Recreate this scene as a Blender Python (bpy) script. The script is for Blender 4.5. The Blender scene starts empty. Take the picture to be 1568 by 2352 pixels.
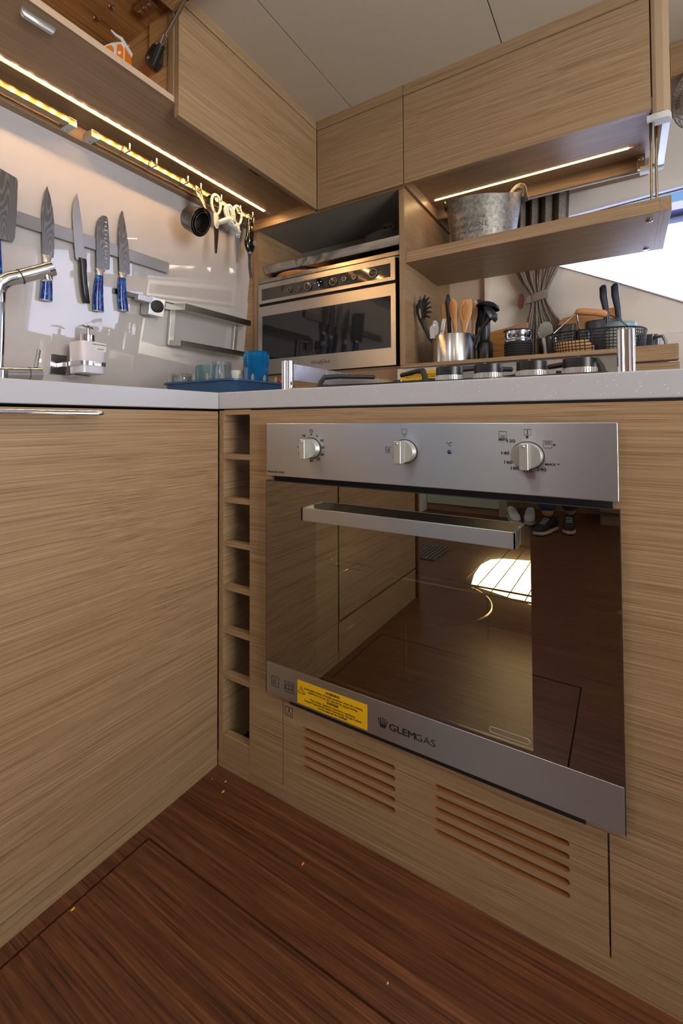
import bpy, bmesh, math, random
from mathutils import Vector, Matrix
random.seed(7)
scene = bpy.context.scene
C = scene.collection
PI = math.pi

# ------------------------------------------------------------------ camera
cam_d = bpy.data.cameras.new('camera')
cam = bpy.data.objects.new('camera', cam_d); C.objects.link(cam)
yaw, pitch, roll = math.radians(121.81101262), math.radians(1.4210165), math.radians(-0.23)
fwd = Vector((math.cos(yaw)*math.cos(pitch), math.sin(yaw)*math.cos(pitch), math.sin(pitch)))
right = Vector((math.sin(yaw), -math.cos(yaw), 0)); up = right.cross(fwd)
r2 = right*math.cos(roll) + up*math.sin(roll); u2 = -right*math.sin(roll) + up*math.cos(roll)
m = Matrix((r2, u2, -fwd)).transposed().to_4x4(); m.translation = (0.78875132, -0.73952801, 0.76893482)
cam.matrix_world = m
cam_d.sensor_fit = 'VERTICAL'; cam_d.sensor_height = 36; cam_d.sensor_width = 24
cam_d.lens = 36*1049.7228/2352; cam_d.shift_x = 0; cam_d.shift_y = -(1176-942.4519)/2352
cam_d.clip_start = .01
scene.camera = cam

# ------------------------------------------------------------------ world, lights, exposure
scene.view_settings.view_transform = 'Standard'; scene.view_settings.look = 'None'
scene.view_settings.gamma = 1; scene.view_settings.exposure = 0.0
scene.view_settings.use_curve_mapping = False
cy = scene.cycles
cy.use_denoising = True; cy.max_bounces = 9; cy.diffuse_bounces = 4; cy.glossy_bounces = 5
cy.transparent_max_bounces = 12; cy.transmission_bounces = 6; cy.sample_clamp_indirect = 4; cy.caustics_reflective = False; cy.caustics_refractive = False

w = bpy.data.worlds.new('sky'); scene.world = w; w.use_nodes = True
nt = w.node_tree; nt.nodes.clear()
tc = nt.nodes.new('ShaderNodeTexCoord'); sx = nt.nodes.new('ShaderNodeSeparateXYZ'); cr = nt.nodes.new('ShaderNodeValToRGB')
cr.color_ramp.elements[0].position = 0.0; cr.color_ramp.elements[0].color = (.8, .88, 1, 1)
cr.color_ramp.elements[1].position = .40; cr.color_ramp.elements[1].color = (.22, .45, .85, 1)
bg = nt.nodes.new('ShaderNodeBackground'); bg.inputs[1].default_value = 1.0
ow = nt.nodes.new('ShaderNodeOutputWorld')
nt.links.new(tc.outputs['Generated'], sx.inputs[0]); nt.links.new(sx.outputs['Z'], cr.inputs[0])
nt.links.new(cr.outputs[0], bg.inputs[0]); nt.links.new(bg.outputs[0], ow.inputs[0])

sun_d = bpy.data.lights.new('sun', 'SUN'); sun_d.energy = 27; sun_d.angle = .01
sun = bpy.data.objects.new('sun', sun_d); C.objects.link(sun); sun.rotation_euler = (math.radians(48), 0, math.radians(8))

def area(name, loc, direction, sx_, sy_, power, col, shape='RECTANGLE', spread=PI):
    d = bpy.data.lights.new(name, 'AREA'); d.shape = shape; d.size = sx_; d.size_y = sy_; d.energy = power; d.color = col; d.spread = spread
    o = bpy.data.objects.new(name, d); C.objects.link(o); o.location = loc
    o.rotation_euler = Vector(direction).to_track_quat('-Z', 'Y').to_euler(); o.visible_camera = True; return o
# daylight through the side window, and a fill lamp added beyond the saloon
area('daylight_side_window', (-.80, -2.15, 1.35), (1, .1, .80), .8, 1.6, 72, (.55, .72, 1), spread=math.radians(125))
area('added_saloon_fill', (3.06, -1.0, 1.35), (-1, .1, .62), 1.0, 2.2, 74, (1, .955, .87), spread=math.radians(125))  # unseen fill lamp, warm and tilted up to brighten ceiling and upper cabinets
# unseen ceiling downlights added for brightness (fittings built further down)
DOWN = [(1.25, -.35), (1.25, -1.7), (.25, -1.15), (.25, -2.5)]
for (lx, ly) in DOWN:
    area('added_downlight', (lx, ly, 1.917), (0, 0, -1), .09, .09, 4, (1, .86, .66), 'DISK')

# ------------------------------------------------------------------ materials
def newmat(name):
    mt = bpy.data.materials.new(name); mt.use_nodes = True
    return mt, mt.node_tree, mt.node_tree.nodes['Principled BSDF']
def plain(name, col, rough=.5, metal=0, spec=.5, **k):
    mt, nt, b = newmat(name)
    b.inputs['Base Color'].default_value = (*col, 1); b.inputs['Roughness'].default_value = rough
    b.inputs['Metallic'].default_value = metal; b.inputs['Specular IOR Level'].default_value = spec
    for kk, v in k.items():
        if kk == 'trans': b.inputs['Transmission Weight'].default_value = v
        if kk == 'ior': b.inputs['IOR'].default_value = v
        if kk == 'coat': b.inputs['Coat Weight'].default_value = v
        if kk == 'aniso': b.inputs['Anisotropic'].default_value = v
        if kk == 'bump': add_bump(nt, b, *v)
    return mt
def add_bump(nt, b, scale, strength, vec=(1, 1, 1)):
    tc = nt.nodes.new('ShaderNodeTexCoord'); mp = nt.nodes.new('ShaderNodeMapping'); mp.inputs['Scale'].default_value = vec
    n = nt.nodes.new('ShaderNodeTexNoise'); n.inputs['Scale'].default_value = scale; n.inputs['Detail'].default_value = 3
    bp = nt.nodes.new('ShaderNodeBump'); bp.inputs['Strength'].default_value = strength; bp.inputs['Distance'].default_value = .001
    nt.links.new(tc.outputs['Object'], mp.inputs[0]); nt.links.new(mp.outputs[0], n.inputs['Vector'])
    nt.links.new(n.outputs[0], bp.inputs['Height']); nt.links.new(bp.outputs[0], b.inputs['Normal'])
def emit(name, col, strength):
    mt, nt, b = newmat(name); b.inputs['Base Color'].default_value = (*col, 1)
    b.inputs['Emission Color'].default_value = (*col, 1); b.inputs['Emission Strength'].default_value = strength
    return mt
def ramp(nt, src, stops):
    r = nt.nodes.new('ShaderNodeValToRGB'); e = r.color_ramp.elements
    while len(e) < len(stops): e.new(.5)
    for i, (p, c) in enumerate(stops): e[i].position = p; e[i].color = (*c, 1)
    nt.links.new(src, r.inputs[0]); return r.outputs[0]
def veneer(name, axis, cols, fine=500, rough=.42, along=.0045, coat=0):
    """straight grained oak laminate; axis = grain direction 0/1/2"""
    mt, nt, b = newmat(name)
    L = nt.links.new
    tc = nt.nodes.new('ShaderNodeTexCoord')
    # slow wander of the grain
    wn = nt.nodes.new('ShaderNodeTexNoise'); wn.inputs['Scale'].default_value = 2.4; wn.inputs['Detail'].default_value = 1
    L(tc.outputs['Object'], wn.inputs['Vector'])
    sb = nt.nodes.new('ShaderNodeVectorMath'); sb.operation = 'SUBTRACT'; sb.inputs[1].default_value = (.5, .5, .5); L(wn.outputs['Color'], sb.inputs[0])
    sc = nt.nodes.new('ShaderNodeVectorMath'); sc.operation = 'SCALE'; sc.inputs['Scale'].default_value = .012; L(sb.outputs[0], sc.inputs[0])
    ad = nt.nodes.new('ShaderNodeVectorMath'); ad.operation = 'ADD'; L(tc.outputs['Object'], ad.inputs[0]); L(sc.outputs[0], ad.inputs[1])
    v = [1, 1, 1]; v[axis] = along
    mp = nt.nodes.new('ShaderNodeMapping'); mp.inputs['Scale'].default_value = v; L(ad.outputs[0], mp.inputs[0])
    n1 = nt.nodes.new('ShaderNodeTexNoise'); n1.inputs['Scale'].default_value = fine; n1.inputs['Detail'].default_value = 3; n1.inputs['Roughness'].default_value = .6
    L(mp.outputs[0], n1.inputs['Vector'])
    n2 = nt.nodes.new('ShaderNodeTexNoise'); n2.inputs['Scale'].default_value = fine*.16; n2.inputs['Detail'].default_value = 2
    L(mp.outputs[0], n2.inputs['Vector'])
    mx = nt.nodes.new('ShaderNodeMath'); mx.operation = 'MULTIPLY_ADD'; mx.inputs[1].default_value = .74; L(n1.outputs[0], mx.inputs[0])
    m2 = nt.nodes.new('ShaderNodeMath'); m2.operation = 'MULTIPLY'; m2.inputs[1].default_value = .26; L(n2.outputs[0], m2.inputs[0]); L(m2.outputs[0], mx.inputs[2])
    mp3 = nt.nodes.new('ShaderNodeMapping'); v3 = [1, 1, 1]; v3[axis] = along*.5; mp3.inputs['Scale'].default_value = v3; L(ad.outputs[0], mp3.inputs[0])
    n3 = nt.nodes.new('ShaderNodeTexNoise'); n3.inputs['Scale'].default_value = fine*2.6; n3.inputs['Detail'].default_value = 1; L(mp3.outputs[0], n3.inputs['Vector'])
    m3 = nt.nodes.new('ShaderNodeMath'); m3.operation = 'MULTIPLY_ADD'; m3.inputs[1].default_value = .36; L(n3.outputs[0], m3.inputs[0])
    m4 = nt.nodes.new('ShaderNodeMath'); m4.operation = 'MULTIPLY'; m4.inputs[1].default_value = .64; L(mx.outputs[0], m4.inputs[0]); L(m4.outputs[0], m3.inputs[2]); mx = m3
    L(ramp(nt, mx.outputs[0], cols), b.inputs['Base Color'])
    b.inputs['Roughness'].default_value = rough; b.inputs['Coat Weight'].default_value = coat; b.inputs['Coat Roughness'].default_value = .25
    bp = nt.nodes.new('ShaderNodeBump'); bp.inputs['Strength'].default_value = .12; bp.inputs['Distance'].default_value = .0006
    L(n1.outputs[0], bp.inputs['Height']); L(bp.outputs[0], b.inputs['Normal'])
    return mt
OAK = [(.35, (.150, .087, .042)), (.45, (.250, .157, .082)), (.55, (.328, .214, .120)), (.68, (.41, .282, .168))]
wood_x = veneer('oak_veneer_along_x', 0, OAK); wood_y = veneer('oak_veneer_along_y', 1, OAK); wood_z = veneer('oak_veneer_along_z', 2, OAK)
DK = [(.36, (.032, .010, .0045)), (.46, (.085, .028, .012)), (.55, (.125, .044, .018)), (.66, (.19, .075, .032))]
floor_m = veneer('dark_plank_floor', 0, DK, fine=170, rough=.36, along=.03)
PINE = [(.3, (.36, .13, .03)), (.5, (.55, .25, .07)), (.7, (.68, .36, .13))]
bamboo = veneer('bamboo', 0, PINE, fine=120, along=.06)
spoonwood = veneer('spoon_wood', 2, [(.3, (.30, .12, .04)), (.5, (.55, .28, .10)), (.7, (.68, .40, .17))], fine=200, along=.06)
ROT = .25
def brushed(name, col, rough=.22, axis=0, b_=.03, aniso=.8):
    mt, nt, b = newmat(name)
    b.inputs['Metallic'].default_value = 1; b.inputs['Base Color'].default_value = (*col, 1)
    b.inputs['Anisotropic'].default_value = aniso
    tg = nt.nodes.new('ShaderNodeTangent'); tg.direction_type = 'RADIAL'; tg.axis = 'Z'; nt.links.new(tg.outputs[0], b.inputs['Tangent'])
    b.inputs['Anisotropic Rotation'].default_value = ROT
    tc = nt.nodes.new('ShaderNodeTexCoord'); mp = nt.nodes.new('ShaderNodeMapping'); v = [1, 1, 1]; v[axis] = .02
    mp.inputs['Scale'].default_value = v
    n = nt.nodes.new('ShaderNodeTexNoise'); n.inputs['Scale'].default_value = 900; n.inputs['Detail'].default_value = 2
    nt.links.new(tc.outputs['Object'], mp.inputs[0]); nt.links.new(mp.outputs[0], n.inputs['Vector'])
    mr = nt.nodes.new('ShaderNodeMapRange'); mr.inputs['To Min'].default_value = rough-.02; mr.inputs['To Max'].default_value = rough+.03
    nt.links.new(n.outputs[0], mr.inputs[0]); nt.links.new(mr.outputs[0], b.inputs['Roughness'])
    bp = nt.nodes.new('ShaderNodeBump'); bp.inputs['Strength'].default_value = b_; bp.inputs['Distance'].default_value = .0004
    nt.links.new(n.outputs[0], bp.inputs['Height']); nt.links.new(bp.outputs[0], b.inputs['Normal'])
    return mt
steel = brushed('brushed_steel', (.52, .56, .61), .33, aniso=.85); steel_y = brushed('brushed_steel_along_y', (.5, .49, .47), axis=1)
steel_z = brushed('brushed_steel_turned', (.66, .64, .62), .22, axis=0)
blade_m = None
chrome = plain('chrome', (.78, .78, .78), .06, 1)
satin = plain('satin_silver', (.55, .55, .53), .32, .7)
alu = plain('cast_aluminium', (.3, .3, .28), .42, 1, bump=(120, .5))
def mottle(mt, c1, c2, scale):
    nt = mt.node_tree; b = nt.nodes['Principled BSDF']; tc = nt.nodes.new('ShaderNodeTexCoord'); n = nt.nodes.new('ShaderNodeTexNoise')
    n.inputs['Scale'].default_value = scale; n.inputs['Detail'].default_value = 5; nt.links.new(tc.outputs['Object'], n.inputs['Vector'])
    nt.links.new(ramp(nt, n.outputs[0], [(.35, c1), (.65, c2)]), b.inputs['Base Color'])
gold_chrome = plain('polished_rail', (.34, .28, .20), .22, 1)
rail_face = plain('rail_face_dimmed', (.17, .12, .055), .20, 1)  # front face colour darkened so LED reflections stay as separate dots
black = plain('black_plastic', (.012, .012, .014), .35)
blackmat = plain('black_enamel', (.014, .014, .015), .55, bump=(600, .3))
dark = plain('dark_void', (.008, .008, .009), .8)
blackglass = plain('black_glass', (.008, .009, .011), .04, 0, .8)
grey_in = plain('grey_cabinet_lining', (.26, .245, .22), .5)
white_in = plain('gelcoat_white', (.80, .77, .75), .3, 0, .5)
splash_m = plain('glossy_white_panel', (.47, .445, .45), .022, 0, .95)
ceil_m = plain('ceiling_vinyl', (.50, .44, .36), .6, bump=(400, .15))
white_p = plain('white_plastic', (.62, .62, .63), .35)
cream_p = plain('cream_plastic', (.66, .60, .48), .35)
beige_m = plain('beige_moulding', (.36, .25, .15), .5)
ink = plain('black_print', (.01, .01, .01), .5)
brownslot = plain('slot_edge', (.31, .12, .032), .6)
rubber = plain('rubber', (.02, .02, .022), .6)
navy = plain('navy_plastic', (.018, .075, .19), .32)
tealp = plain('teal_plastic', (.06, .16, .20), .35)
red_p = plain('red_plastic', (.6, .03, .01), .35)
orange_c = plain('orange_card', (.85, .22, .02), .5); white_c = plain('white_card', (.75, .72, .70), .5)
yellow_m = plain('yellow_label', (.72, .42, .005), .45)
led_w = emit('led_strip_light', (1, .60, .25), 40)
def led_spots(mt, lo, hi, axis):
    nt = mt.node_tree; b = nt.nodes['Principled BSDF']; L = nt.links.new
    tc = nt.nodes.new('ShaderNodeTexCoord'); s = nt.nodes.new('ShaderNodeSeparateXYZ'); L(tc.outputs['Object'], s.inputs[0])
    q = nt.nodes.new('ShaderNodeMath'); q.operation = 'MULTIPLY'; q.inputs[1].default_value = 2*PI/.033; L(s.outputs[axis], q.inputs[0])
    c = nt.nodes.new('ShaderNodeMath'); c.operation = 'COSINE'; L(q.outputs[0], c.inputs[0])
    m_ = nt.nodes.new('ShaderNodeMapRange'); m_.inputs['From Min'].default_value = .1; m_.inputs['To Min'].default_value = lo; m_.inputs['To Max'].default_value = hi; L(c.outputs[0], m_.inputs[0])
    L(m_.outputs[0], b.inputs['Emission Strength'])
led_spots(led_w, 30, 230, 'Y')
led_x = emit('led_strip_light_x', (1, .66, .32), 45)
led_y = emit('led_strip_side', (1, .5, .06), 3)
denim = plain('denim', (.03, .05, .10), .8, bump=(500, .4)); shoe_b = plain('black_shoe', (.015, .015, .016), .6); sole = plain('sole', (.6, .5, .4), .6)
cloth_b = plain('black_rope', (.026, .024, .025), .85, bump=(220, .6))
skin = plain('skin', (.5, .3, .22), .5); shirt = plain('red_shirt', (.35, .03, .03), .8)

def glassmat(name, col, refl=.06, rough=0, fres=True, gloss=(1, 1, 1)):
    mt, nt, b = newmat(name); nt.nodes.remove(b); out = nt.nodes['Material Output']
    t = nt.nodes.new('ShaderNodeBsdfTransparent'); t.inputs[0].default_value = (*col, 1)
    g = nt.nodes.new('ShaderNodeBsdfGlossy'); g.inputs['Roughness'].default_value = rough; g.inputs[0].default_value = (*gloss, 1)
    mx = nt.nodes.new('ShaderNodeMixShader')
    lw = nt.nodes.new('ShaderNodeFresnel'); lw.inputs['IOR'].default_value = 1.5
    ma = nt.nodes.new('ShaderNodeMath'); ma.operation = 'ADD'; ma.inputs[1].default_value = refl; ma.use_clamp = True
    ge = nt.nodes.new('ShaderNodeNewGeometry'); fb = nt.nodes.new('ShaderNodeMath'); fb.operation = 'SUBTRACT'; fb.inputs[0].default_value = 1; nt.links.new(ge.outputs['Backfacing'], fb.inputs[1])
    mm = nt.nodes.new('ShaderNodeMath'); mm.operation = 'MULTIPLY'; nt.links.new(ma.outputs[0], mm.inputs[0]); nt.links.new(fb.outputs[0], mm.inputs[1])
    nt.links.new(lw.outputs[0], ma.inputs[0]); nt.links.new(mm.outputs[0], mx.inputs[0])
    nt.links.new(t.outputs[0], mx.inputs[1]); nt.links.new(g.outputs[0], mx.inputs[2]); nt.links.new(mx.outputs[0], out.inputs[0])
    return mt
oven_glass = glassmat('smoked_oven_glass', (.50, .45, .34), .25, 0, gloss=(1, .95, .84))
pane_m = glassmat('window_pane', (.93, .95, .97), 0)
clear_m = glassmat('clear_glass', (.80, .84, .86), .06)
blue_glass = plain('blue_tinted_glass', (.0, .30, .85), .08, 0, .8, trans=.75, ior=1.25)
clear_p = plain('frosted_silicone', (.55, .56, .52), .25, trans=.5)
soap_m = plain('milky_soap_bottle', (.60, .58, .66), .3, coat=.3)
lamp_m = emit('oven_lamp_light', (1, .88, .66), 22)

def stone():
    mt, nt, b = newmat('speckled_solid_surface'); L = nt.links.new
    tc = nt.nodes.new('ShaderNodeTexCoord'); v = nt.nodes.new('ShaderNodeTexVoronoi'); v.inputs['Scale'].default_value = 260
    L(tc.outputs['Object'], v.inputs['Vector'])
    sp = nt.nodes.new('ShaderNodeSeparateColor'); L(v.outputs['Color'], sp.inputs[0])
    def mask(th, col, size, prev):
        a = nt.nodes.new('ShaderNodeMath'); a.operation = 'LESS_THAN'; a.inputs[1].default_value = size; L(v.outputs['Distance'], a.inputs[0])
        c = nt.nodes.new('ShaderNodeMath'); c.operation = 'COMPARE'; c.inputs[1].default_value = th; c.inputs[2].default_value = .05; L(sp.outputs[0], c.inputs[0])
        q = nt.nodes.new('ShaderNodeMath'); q.operation = 'MULTIPLY'; L(a.outputs[0], q.inputs[0]); L(c.outputs[0], q.inputs[1])
        mx = nt.nodes.new('ShaderNodeMixRGB'); L(q.outputs[0], mx.inputs[0]); mx.inputs[2].default_value = (*col, 1)
        if isinstance(prev, tuple): mx.inputs[1].default_value = (*prev, 1)
        else: L(prev, mx.inputs[1])
        return mx.outputs[0]
    o = mask(.15, (.62, .62, .61), .24, (.42, .425, .47)); o = mask(.5, (.60, .60, .60), .15, o); o = mask(.93, (.10, .09, .09), .11, o)
    L(o, b.inputs['Base Color']); b.inputs['Roughness'].default_value = .25
    return mt
stone_m = stone()
def damascus():
    mt, nt, b = newmat('patterned_blade_steel'); L = nt.links.new
    tc = nt.nodes.new('ShaderNodeTexCoord'); mp = nt.nodes.new('ShaderNodeMapping'); mp.inputs['Scale'].default_value = (1, 1, .22); L(tc.outputs['Object'], mp.inputs[0])
    n = nt.nodes.new('ShaderNodeTexNoise'); n.inputs['Scale'].default_value = 20; n.inputs['Detail'].default_value = 1; L(mp.outputs[0], n.inputs['Vector'])
    q = nt.nodes.new('ShaderNodeMath'); q.operation = 'MULTIPLY'; q.inputs[1].default_value = 150; L(n.outputs[0], q.inputs[0])
    s = nt.nodes.new('ShaderNodeMath'); s.operation = 'SINE'; L(q.outputs[0], s.inputs[0])
    L(ramp(nt, s.outputs[0], [(.0, (.125, .118, .108)), (.9, (.20, .19, .175))]), b.inputs['Base Color'])
    b.inputs['Metallic'].default_value = .85; b.inputs['Roughness'].default_value = .3
    return mt
dama = damascus(); blade_m = plain('plain_blade_steel', (.33, .325, .32), .38, .9)
def marbled():
    mt, nt, b = newmat('blue_resin'); L = nt.links.new
    tc = nt.nodes.new('ShaderNodeTexCoord'); mp = nt.nodes.new('ShaderNodeMapping'); mp.inputs['Scale'].default_value = (1, 1, .5); L(tc.outputs['Object'], mp.inputs[0])
    n = nt.nodes.new('ShaderNodeTexNoise'); n.inputs['Scale'].default_value = 55; n.inputs['Detail'].default_value = 2; n.inputs['Distortion'].default_value = 2.5; L(mp.outputs[0], n.inputs['Vector'])
    L(ramp(nt, n.outputs[0], [(.42, (.006, .012, .12)), (.56, (.01, .05, .32)), (.66, (.01, .22, .48))]), b.inputs['Base Color'])
    b.inputs['Roughness'].default_value = .12
    return mt
resin = marbled()
def scroll():
    mt, nt, b = newmat('scroll_print'); L = nt.links.new
    tc = nt.nodes.new('ShaderNodeTexCoord'); n = nt.nodes.new('ShaderNodeTexVoronoi'); n.inputs['Scale'].default_value = 130; L(tc.outputs['Object'], n.inputs['Vector'])
    L(ramp(nt, n.outputs['Distance'], [(.36, (.68, .66, .60)), (.40, (.12, .14, .2)), (.5, (.12, .14, .2)), (.54, (.68, .66, .60))]), b.inputs['Base Color'])
    b.inputs['Roughness'].default_value = .35
    return mt
scroll_m = scroll()
def cork():
    mt, nt, b = newmat('cork'); L = nt.links.new
    tc = nt.nodes.new('ShaderNodeTexCoord'); n = nt.nodes.new('ShaderNodeTexNoise'); n.inputs['Scale'].default_value = 250; L(tc.outputs['Object'], n.inputs['Vector'])
    L(ramp(nt, n.outputs[0], [(.3, (.3, .09, .01)), (.6, (.62, .24, .04))]), b.inputs['Base Color']); b.inputs['Roughness'].default_value = .8
    return mt
cork_m = cork()
def linen():
    mt, nt, b = newmat('striped_linen'); L = nt.links.new
    tc = nt.nodes.new('ShaderNodeTexCoord'); n = nt.nodes.new('ShaderNodeTexNoise'); n.inputs['Scale'].default_value = 420; n.inputs['Detail'].default_value = 1; L(tc.outputs['Object'], n.inputs['Vector'])
    L(ramp(nt, n.outputs[0], [(.35, (.12, .10, .09)), (.62, (.36, .32, .29))]), b.inputs['Base Color']); b.inputs['Roughness'].default_value = .9
    return mt
linen_m = linen()

mottle(alu, (.17, .165, .155), (.29, .28, .265), 90)
# ------------------------------------------------------------------ mesh helpers
class MB:
    def __init__(s): s.v = []; s.f = []
    def add(s, vs, fs):
        k = len(s.v); s.v += [tuple(v) for v in vs]; s.f += [tuple(i+k for i in f) for f in fs]; return s
    def box(s, x0, x1, y0, y1, z0, z1):
        return s.add([(x0,y0,z0),(x1,y0,z0),(x1,y1,z0),(x0,y1,z0),(x0,y0,z1),(x1,y0,z1),(x1,y1,z1),(x0,y1,z1)],
                     [(0,3,2,1),(4,5,6,7),(0,1,5,4),(1,2,6,5),(2,3,7,6),(3,0,4,7)])
    def prism(s, poly, to3, d0, d1):
        """poly 2D extruded: to3(u, v, d) -> xyz"""
        n = len(poly); vs = [to3(u, v, d0) for u, v in poly] + [to3(u, v, d1) for u, v in poly]
        return s.add(vs, [tuple(range(n)), tuple(range(2*n-1, n-1, -1))] + [(i, n+i, n+(i+1) % n, (i+1) % n) for i in range(n)])
    def lathe(s, prof, c, axis=(0, 0, 1), n=24, sx=1.0, sy=1.0, close=True):
        """prof: (radius, height) along axis from c"""
        a = Vector(axis).normalized(); t = Vector((0, 0, 1)) if abs(a.z) < .9 else Vector((1, 0, 0))
        u = t.cross(a).normalized(); v = a.cross(u); c = Vector(c); vs = []; fs = []
        for (r, h) in prof:
            for k in range(n):
                g = 2*PI*k/n; vs.append(c + a*h + u*(r*sx*math.cos(g)) + v*(r*sy*math.sin(g)))
        for i in range(len(prof)-1):
            for k in range(n): fs.append((i*n+k, i*n+(k+1) % n, (i+1)*n+(k+1) % n, (i+1)*n+k))
        if close:
            fs.append(tuple(range(n-1, -1, -1))); fs.append(tuple((len(prof)-1)*n+k for k in range(n)))
        return s.add(vs, fs)
    def cyl(s, p0, p1, r, n=16, r1=None):
        p0 = Vector(p0); p1 = Vector(p1); return s.lathe([(r, 0), (r if r1 is None else r1, (p1-p0).length)], p0, p1-p0, n)
    def tube(s, pts, r, n=10, closed=False):
        pts = [Vector(p) for p in pts]; N = len(pts); rs = r if isinstance(r, (list, tuple)) else [r]*N
        vs = []; fs = []; pu = None
        for i, p in enumerate(pts):
            if closed: t = pts[(i+1) % N]-pts[i-1]
            else: t = pts[min(i+1, N-1)]-pts[max(i-1, 0)]
            t.normalize()
            if pu is None:
                pu = t.cross(Vector((0, 0, 1)) if abs(t.z) < .9 else Vector((1, 0, 0))).normalized()
            pu = (pu - t*pu.dot(t)).normalized(); pv = t.cross(pu)
            for k in range(n):
                g = 2*PI*k/n; vs.append(p + pu*(rs[i]*math.cos(g)) + pv*(rs[i]*math.sin(g)))
        for i in range(N if closed else N-1):
            j = (i+1) % N
            for k in range(n): fs.append((i*n+k, i*n+(k+1) % n, j*n+(k+1) % n, j*n+k))
        if not closed: fs.append(tuple(range(n-1, -1, -1))); fs.append(tuple((N-1)*n+k for k in range(n)))
        return s.add(vs, fs)
    def loft(s, secs, u, v, n=16, pw=1.0):
        """secs: (center, half_u, half_v)"""
        u = Vector(u); v = Vector(v); vs = []; fs = []
        for (c, a, b) in secs:
            c = Vector(c)
            for k in range(n):
                g = 2*PI*k/n; cc = math.cos(g); ss = math.sin(g)
                cc = math.copysign(abs(cc)**pw, cc); ss = math.copysign(abs(ss)**pw, ss)
                vs.append(c + u*(a*cc) + v*(b*ss))
        for i in range(len(secs)-1):
            for k in range(n): fs.append((i*n+k, i*n+(k+1) % n, (i+1)*n+(k+1) % n, (i+1)*n+k))
        fs.append(tuple(range(n-1, -1, -1))); fs.append(tuple((len(secs)-1)*n+k for k in range(n)))
        return s.add(vs, fs)
    def ball(s, c, r, sx=1, sy=1, sz=1, n=14):
        prof = [(max(1e-4, r*math.sin(PI*i/8)), -r*math.cos(PI*i/8)*sz) for i in range(9)]
        return s.lathe(prof, c, (0, 0, 1), n, sx, sy)
    def holed(s, outer, holes, to3, d0, d1):
        """outer rectangle (u0,u1,v0,v1) with rectangular holes, as a slab"""
        us = sorted({outer[0], outer[1]} | {h[0] for h in holes} | {h[1] for h in holes}); vv = sorted({outer[2], outer[3]} | {h[2] for h in holes} | {h[3] for h in holes})
        inh = lambda a, b: any(h[0] < a < h[1] and h[2] < b < h[3] for h in holes)
        nu, nv = len(us), len(vv); vs = [to3(u_, v_, d) for d in (d0, d1) for v_ in vv for u_ in us]; fs = []
        ix = lambda i, j, k: k*nu*nv + j*nu + i
        cell = lambda i, j: 0 <= i < nu-1 and 0 <= j < nv-1 and not inh((us[i]+us[i+1])/2, (vv[j]+vv[j+1])/2)
        for i in range(nu-1):
            for j in range(nv-1):
                if not cell(i, j): continue
                fs.append((ix(i,j,0), ix(i+1,j,0), ix(i+1,j+1,0), ix(i,j+1,0))); fs.append((ix(i,j,1), ix(i,j+1,1), ix(i+1,j+1,1), ix(i+1,j,1)))
                if not cell(i-1, j): fs.append((ix(i,j,0), ix(i,j+1,0), ix(i,j+1,1), ix(i,j,1)))
                if not cell(i+1, j): fs.append((ix(i+1,j,0), ix(i+1,j,1), ix(i+1,j+1,1), ix(i+1,j+1,0)))
                if not cell(i, j-1): fs.append((ix(i,j,0), ix(i,j,1), ix(i+1,j,1), ix(i+1,j,0)))
                if not cell(i, j+1): fs.append((ix(i,j+1,0), ix(i+1,j+1,0), ix(i+1,j+1,1), ix(i,j+1,1)))
        return s.add(vs, fs)

XZ = lambda u, v, d: (u, d, v)      # polygon in x,z, depth along y
YZ = lambda u, v, d: (d, u, v)      # polygon in y,z, depth along x
XY = lambda u, v, d: (u, v, d)
NX = 1/math.sqrt(1+.111**2)
def WL(y, z, d): return (-.7515+.111*z+d*NX, y, z-.111*d*NX)      # on the leaning left wall, d out from it

def base_of(o):
    p = Vector((0, 0, 0))
    while o is not None: p += Vector(o.location); o = o.parent
    return p
def obj(name, mb, mat, parent=None, bevel=0, smooth=False, at=None, segs=2, auto=True):
    me = bpy.data.meshes.new(name)
    o = bpy.data.objects.new(name, me); C.objects.link(o); o.parent = parent
    if parent is None and at is not None: o.location = at
    b = base_of(o)
    me.from_pydata([(v[0]-b.x, v[1]-b.y, v[2]-b.z) for v in mb.v], [], mb.f)
    bm = bmesh.new(); bm.from_mesh(me); bmesh.ops.recalc_face_normals(bm, faces=bm.faces); bm.to_mesh(me); bm.free()
    me.materials.append(mat)
    if smooth:
        for pgn in me.polygons: pgn.use_smooth = True
        if auto:
            me.update()
            bm = bmesh.new(); bm.from_mesh(me)
            for e in bm.edges:
                if len(e.link_faces) == 2 and e.calc_face_angle(0) > math.radians(38): e.smooth = False
            bm.to_mesh(me); bm.free()
    if bevel:
        md = o.modifiers.new('bevel', 'BEVEL'); md.width = bevel; md.segments = segs; md.limit_method = 'ANGLE'; md.angle_limit = math.radians(40)
        for pgn in me.polygons: pgn.use_smooth = True
        md.harden_normals = True
    return o
def thing(name, label, cat, loc=(0, 0, 0), group=None):
    o = bpy.data.objects.new(name, None); C.objects.link(o); o.location = loc; o.empty_display_size = .02
    o['label'] = label; o['category'] = cat
    if group: o['group'] = group
    return o
def tag(o, label, cat, group=None):
    o['label'] = label; o['category'] = cat
    if group: o['group'] = group
    return o
def struct(name, mb, mat, bevel=0):
    o = obj(name, mb, mat, None, bevel); o['kind'] = 'structure'; return o
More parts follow.
